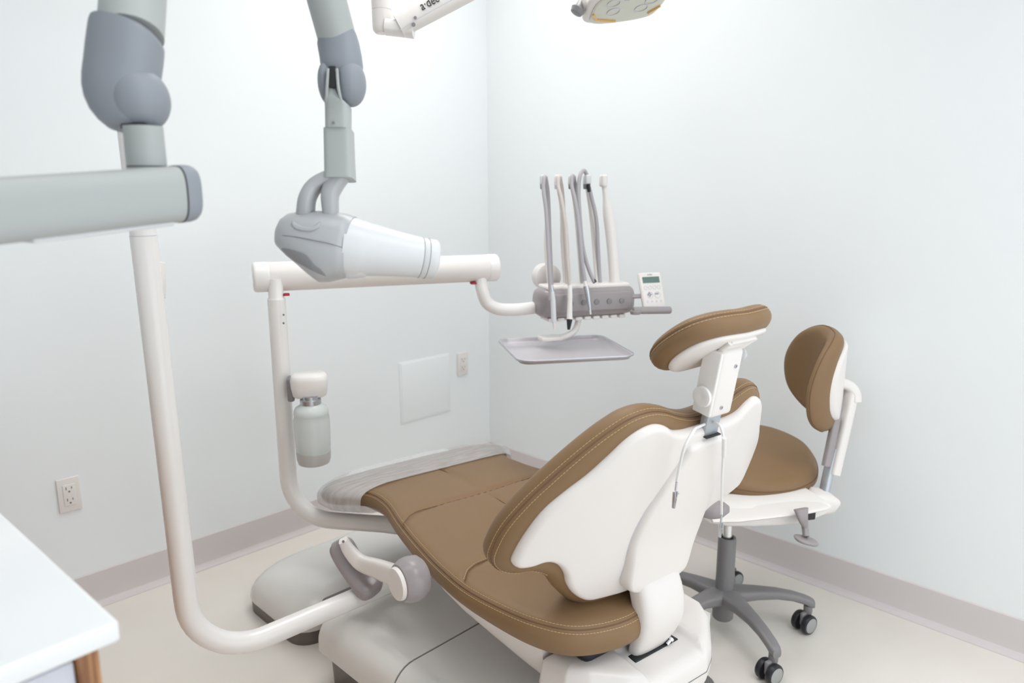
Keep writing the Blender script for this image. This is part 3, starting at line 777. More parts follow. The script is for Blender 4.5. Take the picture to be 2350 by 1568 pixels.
# horizontal arm
e0 = at(405, 446, 0.975); e1 = at(0, 484, 0.815); ax = (e1-e0).normalized()
e2 = e0+ax*1.05
ax = (e2-e0).normalized(); sdx = ax.cross(Z).normalized()
rings = [superellipse(e0+ax*s, sdx, Z, 0.030, 0.0365, 3.0, 36) for s in (0, 0.12, 0.5, 1.05)]
obj('extension_arm', ring_loft(rings), M_XLIGHT, t, world=True, angle=60)
rings = [superellipse(e0-ax*s, sdx, Z, 0.0315*k, 0.0375*k, 3.0, 36) for s, k in ((-0.001, 1), (0.010, 1.0), (0.016, 0.97), (0.0205, 0.88), (0.022, 0.7))]
obj('arm_end_cap', ring_loft(rings), M_XDARK, t, world=True, angle=60)
obj('end_cap_seam', ring_loft([superellipse(e0+ax*s, sdx, Z, 0.0306, 0.0371, 3.0, 36) for s in (0.001, 0.0025)]), M_GAP, t, world=True)
obj('cable_channel', rbox(e0+ax*0.10-Z*0.036, ax, sdx, Z, 0.17, 0.034, 0.006, 0.0025), M_XCONE, t, world=True)
wl = e2
obj('wall_bracket', rbox(e2, ax, sdx, Z, 0.05, 0.10, 0.22, 0.01), M_XLIGHT, t, world=True)
# pivot
pv = at(337, 384, 0.97)
bm = lathe([(0.0245, -0.03), (0.0245, 0.0)], V(pv.x, pv.y, pv.z-0.0), Z, 32)
obj('pivot_collar', bm, M_XLIGHT, t, world=True)
obj('pivot_gap', lathe([(0.0243, 0), (0.0243, 0.002)], pv, Z, 32), M_GAP, t, world=True)
obj('pivot_sleeve', lathe([(0.0247, 0.0015), (0.0244, 0.052)], pv, Z, 32), M_XLIGHT, t, world=True)
# lower knuckle: rounded elbow housing
def knuckle(spec, D, expo=2.4, depth_k=0.75):
    """spec: list of (left px, right px, y px)"""
    rings = []
    for l, r, y in spec:
        c = at((l+r)/2, y, D); w = (r-l)/2*D/F_PX
        dp = min(w, 0.045)*depth_k/0.75
        rings.append(superellipse(c, _r2, _fw, w, dp, expo, 36))
    return ring_loft(rings)
DK = 0.97
kn = [(274, 330, 302), (252, 340, 295), (234, 348, 280), (217, 352, 258), (206, 354, 232), (201, 356, 205), (201, 358, 182), (203, 361, 165), (205, 363, 150), (209, 365, 125), (213, 366, 105), (216, 367, 90), (219, 367.5, 80), (222, 366, 79)]
rings = []
for l, r, y in kn:
    w = (r-l)/2*DK/F_PX; c0 = at((l+r)/2, y, DK)
    rg = superellipse(c0, _r2, _fw, w, min(w, 0.044), 2.3, 40)
    f_ = max(0, min(1, (150-y)/60))
    rg = [p + _d2*f_*((p-c0).dot(_r2)*0.22 + (p-c0).dot(_fw)*0.25) for p in rg]
    rings.append(rg)
bm = ring_loft(rings)
ball = []
for i in range(1, 20):
    a = math.pi*i/20; ball.append(superellipse(at(318, 230, DK)-_d2*(math.cos(a)*73*DK/F_PX), _r2, _fw, math.sin(a)*67*DK/F_PX, math.sin(a)*0.043, 2, 40))
ring_loft(ball, True, bm)
obj('lower_knuckle', bm, M_XDARK, t, world=True, angle=60)
obj('knuckle_slot', rbox(at(322, 298, DK-0.004), _r2, _fw, _d2, 0.034, 0.04, 0.010, 0.004), M_GAP, t, world=True)
# scissor tubes
s0 = at(299, 110, DK); s1 = at(300, 80, DK); sT = at(306, 0, 0.985)
q0 = at(785, 130, 1.23); q1 = at(750, 0, 1.19)
u1 = (sT-s1).normalized(); u2 = (q1-q0).normalized()
apex = at(430, -1150, 1.2)
apex = V(0.60, 1.19, 2.20)
apA = s1+(sT-s1).normalized()*0.70; apB = q0+(q1-q0).normalized()*0.74
apA = Vector(apA); apB = Vector(apB)
obj('lower_tube', tube([s1, apA], 0.0405, 36), M_XLIGHT, t, world=True)
obj('upper_tube', tube([q0, apB], [0.0315, 0.0325], 36), M_XLIGHT, t, world=True)
mid = (apA+apB)/2
obj('elbow', tube([apA-Z*0.05, apA+Z*0.01, mid+Z*0.05, apB+Z*0.01, apB-Z*0.05], 0.047, 28, smooth_n=6), M_XDARK, t, world=True)
# upper knuckle with fork
D2 = 1.22
kl = [(752, 800, 200, .8), (745, 826, 180, 1), (740, 830, 165, 1), (737, 832, 150, 1), (735, 829, 130, 1), (732, 824, 110, 1), (730, 819, 96, 1)]
rings = []
for l, r, y, k in kl:
    w = (r-l)/2*D2/F_PX; c0 = at((l+r)/2, y, D2)
    rg = superellipse(c0, _r2, _fw, w, min(w, 0.037)*k, 2.3, 40)
    f = max(0, min(1, (150-y)/50))
    rg = [p + _d2*f*(-(p-c0).dot(_r2)*0.32+(p-c0).dot(_fw)*0.3) for p in rg]
    rings.append(rg)
bm = ring_loft(rings)
for cx_, rx, ry, dx_ in ((804, 35, 53, 0.0), (752, 19, 48, 0.0)):
    ball = []
    for i in range(1, 20):
        a = math.pi*i/20; ball.append(superellipse(at(cx_, 191, D2+dx_)-_d2*(math.cos(a)*ry*D2/F_PX), _r2, _fw, math.sin(a)*rx*D2/F_PX, math.sin(a)*0.036, 2.2, 36))
    ring_loft(ball, True, bm)
obj('upper_knuckle', bm, M_XDARK, t, world=True, angle=60)
fk = D2-0.040
obj('fork_recess', rbox(at(763, 178, fk+0.004), _r2, _fw, _d2, 0.011, 0.010, 0.034, 0.001), M_BLACK, t, world=True)
bm = bmesh.new()
for xa, xb_ in ((753, 750), (773, 777)):
    tube([at(xa, 158, fk), at(xb_, 205, fk), at(xb_-1 if xa < 760 else xb_+6, 232, fk+.01)], 0.0026, 10, smooth_n=4, bm=bm)
fo = [(754, 200), (772, 200), (776, 222), (790, 234), (804, 243), (805, 300), (750, 300), (749, 238), (753, 222)]
pad(fo, 0.004, 0.016, 0.016, lambda u, v, h: at(u, v, D2-0.022)-_fw*h, ds=3, step=8, smooth_n=0, bm=bm) if 0 else None
rings = []
for l, r, y in ((754, 772, 201), (753, 775, 215), (751, 781, 228), (749, 795, 238), (749, 804, 246), (750, 804, 300)):
    c0 = at((l+r)/2, y, D2-0.010); w = (r-l)/2*D2/F_PX
    rings.append(superellipse(c0, _r2, _fw, w, 0.0255 if y < 240 else 0.021, 4, 28))
ring_loft(rings, True, bm)
obj('yoke_fork', bm, M_XLIGHT, t, world=True, angle=50)
obj('fork_screw', lathe([(0.0022, 0), (0.0022, 0.0015)], at(765, 282, D2-0.032), -_fw, 12), M_GREY, t, world=True)
yk = at(778, 300, D2); yb = at(782, 413, D2)
rings = []
for l, r, y in ((747, 809, 300), (748, 811, 360), (749, 814, 413)):
    rings.append(superellipse(at((l+r)/2, y, D2-0.005), _r2, _fw, (r-l)/2*D2/F_PX, 0.023, 5, 32))
obj('yoke_sleeve', ring_loft(rings), M_XLIGHT, t, world=True, angle=50)
# curved yoke legs
def bow(pts, w0, w1, thk, D, m=M_XHEAD, name='yoke_arm'):
    P = catmull([at(x, y, d) for x, y, d in pts], 8); rings = []
    for i, (p, (tt, a_, b_)) in enumerate(zip(P, frames(P))):
        k = i/(len(P)-1); s = (_fw-tt*_fw.dot(tt)).normalized(); u = tt.cross(s)
        w = w0+(w1-w0)*k
        rings.append(superellipse(p, u, s, w/2, thk/2, 3, 20))
    return ring_loft(rings)
obj('yoke_arm', bow([(790, 402, D2), (757, 408, D2), (722, 428, D2), (706, 455, D2), (701, 490, D2+.01)], 0.020, 0.026, 0.044, D2), M_XHEAD, t, world=True, angle=60)
obj('yoke_arm', bow([(780, 400, D2), (766, 424, D2), (758, 446, D2), (759, 490, D2+.01)], 0.034, 0.024, 0.040, D2), M_XHEAD, t, world=True, angle=60)
DX = 1.25
ca = at(812, 568, DX); cb = at(1000, 597, DX+0.05)
cax = (cb-ca).normalized(); cs1 = cax.cross(_fw).normalized(); cs2 = cax.cross(cs1)
# tube head: stations along its axis: centre px, half height (px), depth half (m)
st = [(643, 560, 24, .028), (646, 556, 40, .038), (655, 556, 54, .048), (670, 558, 66, .055), (692, 562, 74, .060), (715, 565, 79, .062), (740, 567, 81, .063), (765, 568, 80, .062), (790, 567, 75, .059), (808, 568, 70, .053)]
rings = [superellipse(at(639.5, 560, DX), _d2, _fw, 0.006, 0.012, 2, 44)]
for x, y, h, dp in st:
    up_ = (_d2*1.0+_r2*(-0.16*max(0, min(1, (x-690)/80)))).normalized()
    rg = superellipse(at(x, y, DX), up_, _fw, h*DX/F_PX, dp, 2.35, 44)
    # flatter belly rising toward the back
    c0 = at(x, y, DX)
    if x < 740:
        f = (740-x)/100
        rg = [p - _d2*max(0, (p-c0).dot(_d2))*0.62*f + _d2*0 for p in rg]
    rings.append(rg)
th = obj('tube_head', ring_loft(rings), M_XHEAD, t, world=True, angle=70)
# handle ridge, and the hollow's shade painted as a darker grey patch
from mathutils.bvhtree import BVHTree
def drape(o, outline, hf, m, name, rin=3, step=5):
    """thin moulding lying on the surface of o inside a traced outline"""
    M_ = root_mat(o.parent); tree = BVHTree.FromPolygons([M_ @ v.co for v in o.data.vertices], [tuple(p.vertices) for p in o.data.polygons])
    def f(u, v, h):
        d = (at(u, v, 1)-EYE).normalized(); hit = tree.ray_cast(EYE, d)
        p = hit[0] if hit[0] is not None else at(u, v, DX)
        return p - d*(h+0.0004)
    return obj(name, pad(outline, rin, hf, 0.001, f, ds=3, step=step, smooth_n=5), m, o.parent, world=True, angle=180)
drape(th, [(645, 570), (660, 571), (682, 576), (702, 584), (713, 596), (722, 607), (738, 620), (748, 634), (728, 627), (700, 613), (672, 598), (652, 582)], 0.0012, M_HOLLOW_SHADE, 'hollow_shade')
drape(th, [(668, 512), (676, 524), (694, 530), (716, 530), (732, 521), (736, 508), (716, 520), (696, 519), (680, 513), (672, 506)], 0.0022, M_XHEAD, 'handle_ridge')
obj('head_seam', tube([at(x, y, DX)-_fw*(d+0.0008) for x, y, d in ((650, 549, .040), (672, 551, .054), (705, 556, .0605), (740, 563, .0628), (775, 570, .0612), (804, 578, .053))], 0.0006, 6, smooth_n=6), M_GREY, t, world=True)
# cone
rings = []
cax = (cb-ca).normalized(); cs1 = cax.cross(_fw).normalized(); cs2 = cax.cross(cs1)
for f, r in ((-0.17, 0.0500), (0.0, 0.0498), (0.05, 0.0484), (0.14, 0.0462), (0.3, 0.0430), (0.5, 0.0395), (0.72, 0.0365), (0.80, 0.0358)):
    c0 = ca.lerp(cb, f); rings.append(superellipse(c0, cs1, cs2, r, r, 2, 44))
obj('cone', ring_loft(rings), M_XCONE, t, world=True, angle=70)
rings = []
for f, r in ((0.795, 0.0350), (0.80, 0.0355), (0.97, 0.0352), (0.99, 0.0343), (1.0, 0.032)):
    rings.append(superellipse(ca.lerp(cb, f), cs1, cs2, r, r, 2, 44))
cr = obj('cone_ring', ring_loft(rings), M_XCONE, t, world=True, angle=70)
bm = bmesh.new()
for f, r in ((0.80, 0.0358), (0.875, 0.0356)):
    c0 = ca.lerp(cb, f); P = superellipse(c0, cs1, cs2, r, r, 2, 44); tube(P+[P[0]], 0.0005, 6, bm=bm)
obj('cone_seam', bm, M_GREY, t, world=True)
# underside bulge of the cone housing
rings = []
for x, y, r in ((770, 608, .018), (800, 612, .024), (835, 613, .020), (856, 612, .010)):
    rings.append(superellipse(at(x, y, DX+0.005), _d2, _fw, r*0.9, r*1.3, 2, 28))
obj('cone_bulge', ring_loft(rings), M_XCONE, t, world=True, angle=70)

# ------------------------------------------------------------------ delivery unit
fwh = V(math.sin(YAW), math.cos(YAW), 0); rth = V(math.cos(YAW), -math.sin(YAW), 0)
DP = at(635, 697, 2.15); BP = V(DP.x, DP.y, 0)
t = thing('delivery_unit', 'white instrument delivery arm with control head standing left of the toe end', 'delivery unit', BP)
R = 0.13; zt = 0.36
path = [V(BP.x, BP.y, 1.045), V(BP.x, BP.y, 0.8), V(BP.x, BP.y, zt+R)]
dd = (V(1.38, 1.50, 0)-BP).normalized(); dd.z = 0
path += [V(BP.x, BP.y, zt)+dd*(R-R*math.cos(a))+Z*(R-R*math.sin(a)) for a in [math.radians(9*k) for k in range(1, 11)]]
path += [V(BP.x, BP.y, zt)+dd*0.3, V(BP.x, BP.y, zt-0.02)+dd*0.62]
obj('post', tube(resample(path, 0.02), 0.0255, 28), M_WARM, t, world=True)
obj('post_neck', lathe([(0.0255, -0.002), (0.024, 0.003), (0.0215, 0.006), (0.0215, 0.06)], V(BP.x, BP.y, 1.045), Z, 28), M_WARM, t, world=True)
bm = bmesh.new()
for py in (723, 742): lathe([(0.003, 0), (0.003, 0.002)], at(651, py, 2.128), -_fw, 12, bm)
obj('post_screw', bm, M_GREY, t, world=True)
A0 = at(600, 646, 2.15); A1 = at(1128, 614, 2.40); A1.z = A0.z = 1.108
av = (A1-A0).normalized()
obj('delivery_arm', rtube([A0-av*0.02, A0+av*0.08, A1-av*0.1, A1+av*0.015], 0.0435, 0.012, 36), M_WHITE, t, world=True, angle=60)
obj('arm_end_cap', rtube([A0-av*0.024, A0+av*0.005, A0+av*0.028], 0.0445, 0.010, 36), M_WARM, t, world=True, angle=60)
obj('arm_end_cap', rtube([A1-av*0.022, A1, A1+av*0.019], 0.0445, 0.008, 36), M_WARM, t, world=True, angle=60)
for (px, py, D) in ((657, 676, 2.15), (1086, 650, 2.37)):
    obj('joint_ring', rbox(at(px, py, D), av, av.cross(Z), Z, 0.018, 0.02, 0.007, 0.002), M_RED, t, world=True, label='dark red ring')
DHD = 2.47
S0 = at(1103, 640, 2.38)
obj('head_support', tube([S0+Z*0.03, S0, at(1108, 670, 2.38), at(1118, 695, 2.39), at(1140, 708, 2.40), at(1180, 711, 2.42), at(1250, 703, 2.46)], 0.0205, 24, smooth_n=8), M_WARM, t, world=True)
# control head: oblong body
phi = math.radians(19)
h1 = (rth*math.cos(phi)+fwh*math.sin(phi)).normalized(); h2 = (-fwh*math.cos(phi)+rth*math.sin(phi)).normalized()  # h2 towards viewer
HC0 = at(1340, 689, DHD)
rings = []
for s, k in ((-0.172, .55), (-0.166, .78), (-0.155, .92), (-0.13, 1), (0.0, 1), (0.13, 1), (0.152, .93), (0.164, .80), (0.170, .60)):
    rings.append(superellipse(HC0+h1*s, h2, Z, 0.060*k, 0.052*k, 3.0, 36))
obj('control_head', ring_loft(rings), M_MAUVE, t, world=True, angle=60)
pn = HC0+h2*0.058
obj('front_panel', rbox(pn+h1*0.0+Z*0.002, h1, h2, Z, 0.285, 0.012, 0.060, 0.005), M_GREY if 0 else M_MAUVE, t, world=True)
for k in range(5):
    obj('holder_cup', lathe([(0.010, 0), (0.009, 0.006), (0, 0.007)], pn+h1*(-0.075+0.046*k)+h2*0.003+Z*0.002, h2, 20), M_GREY, t, world=True)
obj('head_top', rbox(HC0+Z*0.050+h1*0.0, h1, h2, Z, 0.30, 0.085, 0.016, 0.007), M_WHITE, t, world=True)
bm = bmesh.new()
for k in range(9): rbox(HC0-Z*0.055+h1*(-0.13+0.032*k), h1, h2, Z, 0.024, 0.08, 0.012, 0.003, 2, bm)
obj('underside_vents', bm, M_WHITE, t, world=True)
obj('rear_drum', lathe([(0.03, -0.02), (0.045, -0.01), (0.045, 0.04), (0.03, 0.05)], at(1250, 634, DHD+0.09), -h2*-1, 28), M_WHITE, t, world=True)
# whip arms: white guides and brackets
whips = [(1262, 1248, 'g'), (1300, 1281, 'b'), (1337, 1313, 'g'), (1372, 1347, 'g'), (1412, 1385, 'w')]
for i, (xb_, xt, k) in enumerate(whips):
    m = {'g': M_WHITE, 'b': M_WHITE, 'w': M_WHITE}[k]
    b0 = at(xb_, 662, DHD+0.01); b1 = at(xb_-8, 560, DHD+0.01); b2 = at(xt+9, 480, DHD); b3 = at(xt+2, 430, DHD-0.01); b4 = at(xt, 404, DHD-0.015)
    obj('whip_arm', tube([b0, b1, b2, b3, b4], (lambda f: 0.018-0.009*max(0, min(1, (f-.45)/.2))) if k == 'w' else 0.0085, 14, smooth_n=6), m, t, world=True)
    obj('whip_head', rbox(at(xt, 415, DHD-0.02), h1, h2, Z, 0.022, 0.03, 0.040, 0.007), M_WHITE if k != 'g' else M_XCONE, t, world=True)
    if k != 'w': obj('tubing_grip', rbox(at(xt-3, 428, DHD-0.04), h1, h2, Z, 0.014, 0.012, 0.018, 0.003), M_GREY if k == 'g' else M_KEY, t, world=True)
# handle bar and keypad
hb0 = at(1452, 713, DHD-0.03); hb1 = at(1540, 712, DHD-0.0)
obj('handle_bar', rtube([hb0, (hb0+hb1)/2, hb1], 0.0125, 0.006, 20), M_MAUVE, t, world=True, angle=60)
obj('handle_joint', lathe([(0.0, 0), (0.016, 0.001), (0.018, 0.006), (0.018, 0.012)], at(1458, 722, DHD-0.045), (0, 0, 1), 24), M_MAUVE, t, world=True)
kc = at(1495, 668, DHD+0.02)
k2 = (h2*0.93+Z*0.37).normalized(); k3 = h1.cross(k2)*-1
if k3.z < 0: k3 = -k3
kp = obj('keypad', rbox(kc, h1, k2, k3, 0.086, 0.016, 0.128, 0.008), M_XCONE if 0 else M_WHITE, t, world=True)
obj('keypad_bracket', rbox(at(1464, 680, DHD+0.01), h1, k2, k3, 0.05, 0.014, 0.014, 0.003), M_MAUVE, t, world=True)
kf = kc+k2*0.0085
obj('display', rbox(kf+k3*0.037, h1, k2, k3, 0.064, 0.002, 0.021, 0.0008), M_LCD, kp, world=True)
bm = bmesh.new()
def keyring(c, r, th_=0.0006):
    P = [c+(h1*math.cos(a)+k3*math.sin(a))*r for a in [math.radians(30*k) for k in range(13)]]
    tube(P, th_, 5, bm=bm)
for i in range(4): keyring(kf+h1*(-0.0255+0.017*i)+k3*0.010, 0.0062)
for i in range(4): keyring(kf+h1*(-0.0255+0.017*i)+k3*-0.038, 0.003)
for i in range(2): keyring(kf+h1*(-0.012+0.028*i)+k3*-0.016, 0.011)
obj('keypad_buttons', bm, M_KEY, kp, world=True)
bm = bmesh.new()
c0 = kf+h1*-0.014+k3*-0.014
for a in range(4):
    dv = (h1*math.cos(a*math.pi/2)+k3*math.sin(a*math.pi/2)); dw = (h1*-math.sin(a*math.pi/2)+k3*math.cos(a*math.pi/2))
    v3 = [bm.verts.new(c0+dv*0.010+k2*0.0006), bm.verts.new(c0+dv*0.002+dw*0.0045+k2*0.0006), bm.verts.new(c0+dv*0.002-dw*0.0045+k2*0.0006)]
    bm.faces.new(v3)
rbox(kf+h1*0.014+k3*-0.012, h1, k2, k3, 0.014, 0.001, 0.005, 0.0003, 1, bm)
obj('keypad_symbols', bm, M_KEYD, kp, world=True, smooth=False)
text_mesh('keypad_lettering', 'a·dec', 0.009, kf+k2*0.0004+k3*0.053-h1*0.011, h1, k3, M_KEYD, kp, depth=0.0002)
# tray holder arm
obj('tray_arm', tube([at(1328, 725, DHD), at(1326, 742, DHD), at(1318, 760, DHD-.01), at(1298, 772, DHD-.02), at(1270, 778, DHD-.04)], 0.0105, 18, smooth_n=7), M_WHITE, t, world=True)
obj('tray_holder', rbox(at(1262, 776, DHD-0.05), h1, h2, Z, 0.072, 0.05, 0.014, 0.004), M_WHITE, t, world=True)
# water bottle bracket on the post
WB = at(718, 885, 2.16)
rings = []
wx = (rth*0.96+fwh*0.2).normalized(); wy = wx.cross(Z)*-1
for z, s in ((-0.030, 0.80), (-0.026, 0.90), (0.0, 0.98), (0.020, 1.0), (0.032, 0.93), (0.037, 0.8)):
    rings.append(superellipse(WB+Z*z-wx*0.010, wx, wy, 0.054*s, 0.045*s, 2.8, 32))
obj('bottle_bracket', ring_loft(rings), M_WHITE, t, world=True, angle=60)
obj('bracket_mount', rbox(at(668, 892, 2.16), wx, wy, Z, 0.02, 0.05, 0.07, 0.006), M_GREY, t, world=True)

bt = V(*at(721, 1060, 2.17)); wbz = bt.z
t2 = thing('water_bottle', 'translucent white water bottle hanging below the bracket on the delivery post', 'bottle', (bt.x, bt.y, wbz-0.005))
prof = [(0.0, 0.036), (0.040, 0.036), (0.0485, 0.040), (0.0500, 0.055), (0.0515, 0.10), (0.0515, 0.135), (0.049, 0.150), (0.050, 0.153), (0.050, 0.160), (0.045, 0.172), (0.030, 0.182), (0.026, 0.186)]
obj('bottle_body', lathe([(r, h) for r, h in prof], (0, 0, 0), Z, 40), M_BOTTLE, t2)
obj('bottle_base', lathe([(0.0, 0.0), (0.036, 0.0), (0.045, 0.004), (0.0488, 0.016), (0.0500, 0.040)], (0, 0, 0), Z, 40), M_BOTB, t2)
obj('bottle_cap', lathe([(0.030, 0.184), (0.030, 0.196), (0.022, 0.198), (0.022, 0.206)], (0, 0, 0), Z, 32), M_STEEL, t2)

# tray
tc_ = at(1293, 806, DHD-0.09)
t = thing('instrument_tray', 'empty steel instrument tray with rounded corners below the control head', 'tray', tc_, math.atan2(h1.y, h1.x)-math.radians(7))
TW, TD = 0.178, 0.165
ro = rr_outline(-TW, TW, -TD, TD, 0.035, 6)
def ro_(k, d): return rr_outline(-TW-d, TW+d, -TD-d, TD+d, 0.035+d, 6)
rings = [[V(x, y, z) for x, y in ro_(0, d)] for d, z in ((-0.012, 0.0), (-0.003, 0.003), (0.0, 0.010), (0.002, 0.014), (0.008, 0.0145), (0.010, 0.011), (0.009, 0.0095), (0.003, 0.011), (0.001, 0.006), (-0.003, 0.000), (-0.012, -0.0025))]
bm = bmesh.new(); bm = ring_loft(rings, True)
obj('tray_pan', bm, M_TRAY, t, angle=50)
rim = [V(x, y, 0.0135) for x, y in ro_(0, 0.008)]
obj('tray_rim', tube(rim+[rim[0]], 0.0022, 8), M_STEEL, t, label='shiny rolled steel rim')

# handpieces
def handpiece(name, label, hose, hosem, body, group='handpieces hanging from the control head', off=0.0):
    hose = [(x, y, d+off) for x, y, d in hose]; body = (body[0], [(n_, [(x, y, d+off, r) for x, y, d, r in pr_], m_) for n_, pr_, m_ in body[1]])
    b0 = body[0]
    t = thing(name, label, 'dental handpiece', b0, 0, group)
    obj('hose', tube([at(*p) for p in hose], 0.0066, 12, smooth_n=8), hosem, t, world=True)
    for nm, prof, m in body[1]:
        obj(nm, tube([at(x, y, d) for x, y, d, r in prof], [r for *_, r in prof], 20), m, t, world=True, angle=60)
    return t
DF = DHD-0.085
handpiece('dental_handpiece', 'silver capped handpiece hanging furthest left from grey tubing',
    [(1264, 690, DF), (1262, 640, DF), (1258, 560, DF+.01), (1253, 480, DF+.02), (1247, 430, DF+.03), (1250, 405, DF+.04), (1256, 430, DF+.07), (1262, 560, DF+.09), (1266, 655, DF+.09)], M_HOSE,
    (at(1270, 720, DF), [('handpiece_neck', [(1265, 655, DF, .006), (1267, 672, DF, .0075)], M_STEEL),
     ('handpiece_body', [(1267, 670, DF, .0075), (1269, 690, DF, .0085), (1271, 735, DF, .0085), (1271.5, 741, DF, .0075)], M_XCONE),
     ('handpiece_tip', [(1271.5, 741, DF, .006), (1272, 752, DF, .0045), (1272, 757, DF, .003)], M_WHITE)]), off=-0.052)
handpiece('dental_handpiece', 'cream handpiece with black pointed tip second from the left',
    [(1307, 655, DF), (1303, 600, DF), (1298, 520, DF+.01), (1289, 460, DF+.02), (1281, 425, DF+.03), (1283, 405, DF+.04), (1289, 430, DF+.07), (1297, 560, DF+.09), (1302, 655, DF+.09)], M_HOSEB,
    (at(1306, 700, DF), [('handpiece_neck', [(1308, 644, DF, .0045), (1308, 656, DF, .006)], M_WARM),
     ('handpiece_body', [(1308, 655, DF, .0068), (1308, 683, DF, .0085), (1308, 685, DF, .0078), (1307, 734, DF, .0095)], M_WARM),
     ('handpiece_tip', [(1307, 733, DF, .0098), (1306, 745, DF, .0072), (1305, 757, DF, .0042)], M_BLACK)]), off=-0.038)
handpiece('dental_handpiece', 'slim silver handpiece tapering to a point third from the left',
    [(1342, 645, DF), (1336, 600, DF), (1329, 520, DF+.01), (1320, 460, DF+.02), (1312, 425, DF+.03), (1314, 403, DF+.04), (1321, 430, DF+.07), (1331, 560, DF+.09), (1337, 655, DF+.09)], M_HOSE,
    (at(1350, 690, DF), [('handpiece_neck', [(1342, 640, DF, .0055), (1344, 658, DF, .0065)], M_WHITE),
     ('handpiece_body', [(1345, 657, DF, .0095), (1348, 672, DF, .0085), (1354, 712, DF, .0045)], M_STEEL),
     ('handpiece_tip', [(1354, 711, DF, .0035), (1355.5, 722, DF, .0025)], M_WHITE)]), off=-0.022)
handpiece('suction_hose', 'grey hose end with black mouth leaning against the fourth whip arm',
    [(1364, 648, DF), (1350, 615, DF), (1338, 570, DF), (1331, 500, DF+.01), (1328, 430, DF+.02), (1333, 398, DF+.03), (1341, 392, DF+.05), (1347, 402, DF+.06)], M_HOSE,
    (at(1364, 648, DF), [('hose_mouth', [(1362, 642, DF, .0062), (1366, 649, DF, .0066)], M_BLACK)]), None)
handpiece('supply_hose', 'grey supply tubing running down the fourth whip arm',
    [(1352, 430, DF+.04), (1358, 455, DF+.05), (1368, 500, DF+.06), (1373, 580, DF+.08), (1377, 652, DF+.09)], M_HOSE,
    (at(1350, 440, DF+.03), [('hose_plug', [(1350, 422, DF+.03, .006), (1352, 440, DF+.04, .006)], M_BLACK)]), None)

# ------------------------------------------------------------------ operator stool
SH = V(1.957, 1.0, 0)
stool = thing('operator_stool', 'tan leather operator stool on five grey castor legs by the right wall', 'stool', SH)
obj('base_hub', lathe([(0.028, 0.035), (0.032, 0.04), (0.033, 0.125)], (0, 0, 0), Z, 28), M_GREY, stool)
for k in range(5):
    a = math.radians(-48+72*k); d = V(math.cos(a), math.sin(a), 0); s = V(-d.y, d.x, 0)
    rings = []
    for f, z, w, h in ((0.0, 0.118, 0.040, 0.044), (0.05, 0.120, 0.034, 0.042), (0.10, 0.123, 0.026, 0.036), (0.16, 0.122, 0.021, 0.030), (0.21, 0.115, 0.019, 0.027), (0.25, 0.103, 0.018, 0.027), (0.268, 0.094, 0.017, 0.030), (0.278, 0.090, 0.013, 0.026)):
        rings.append(superellipse(d*f+Z*(z), s, Z, w, h/2, 3, 24))
    obj('leg', ring_loft(rings), M_GREY, stool, angle=60)
    # castor
    c0 = d*0.262
    ph = a+math.radians((20, -60, 50, 100, 160)[k]); wax = V(-math.sin(YAW)*.85+math.cos(YAW)*.5, -math.cos(YAW)*.85-math.sin(YAW)*.5, 0).normalized(); w = V(wax.y, -wax.x, 0)*(-1 if k in (0, 4) else 1)
    cw = c0-w*0.014; cw.z = 0.0305
    ct = obj('castor', lathe([(0.0135, 0.060), (0.0135, 0.085)], (c0.x, c0.y, 0), Z, 20), M_GREY, stool)
    obj('castor_fork', rbox(cw+Z*0.014+w*0.006, w, wax, Z, 0.045, 0.014, 0.042, 0.006), M_GREY, ct)
    for sg in (-1, 1):
        wc = cw+wax*(0.0185*sg)
        obj('wheel', lathe([(0.020, -0.010), (0.0285, -0.009), (0.0305, -0.005), (0.0305, 0.004), (0.028, 0.008), (0.024, 0.009)], wc, wax*sg, 36), M_BLACK, ct)
        obj('wheel_cap', lathe([(0.0235, 0.0), (0.0235, 0.0095), (0.021, 0.011), (0, 0.0115)], wc, wax*sg, 32), M_CAP, ct)
obj('column_cover', lathe([(0.0275, 0.10), (0.0275, 0.300), (0.026, 0.308), (0.019, 0.308), (0.018, 0.29)], (0, 0, 0), Z, 32), M_GREY, stool)
obj('gas_column', lathe([(0.0145, 0.28), (0.0145, 0.42)], (0, 0, 0), Z, 28), M_CHROME, stool)
fd = (-rth*0.97-fwh*0.22).normalized(); fs = fd.cross(Z)      # fd: where the sitter faces (left), fs: towards camera or away
if fs.dot(fwh) > 0: fs = -fs                                # fs towards the camera
# mechanism tray
def srel(px, py, D): return at(px, py, D)-SH
DS = 2.22
mt = []
for px, yt, yb in ((1600, 1165, 1176), (1640, 1156, 1188), (1700, 1146, 1190), (1760, 1140, 1188), (1810, 1135, 1182), (1850, 1131, 1164), (1866, 1131, 1150)):
    ct_ = srel(px, (yt+yb)/2, DS-0.03); mt.append(superellipse(ct_, fs, Z, 0.085, (yb-yt)/2*DS/F_PX, 3.5, 24))
obj('mechanism_tray', ring_loft(mt), M_WARM, stool, angle=60)
lip = [superellipse(srel(px, py, DS-0.03), fs, Z, w, 0.008, 3, 24) for px, py, w in ((1600, 1166, .10), (1650, 1160, .115), (1720, 1150, .12), (1800, 1142, .115), (1850, 1138, .10), (1870, 1140, .08), (1876, 1144, .05))]
obj('tray_lip', ring_loft(lip), M_WHITE, stool, angle=60)
obj('back_bracket', ring_loft([superellipse(srel(px, py, DS), fs, Z, 0.045, h, 3, 24) for px, py, h in ((1850, 1160, 0.022), (1870, 1150, 0.038), (1895, 1150, 0.034), (1907, 1143, 0.012))]), M_WHITE, stool, angle=60)
obj('lever_housing', rbox(srel(1850, 1179, DS-0.11), -fd, fs, Z, 0.044, 0.03, 0.030, 0.004), M_GAP, stool)
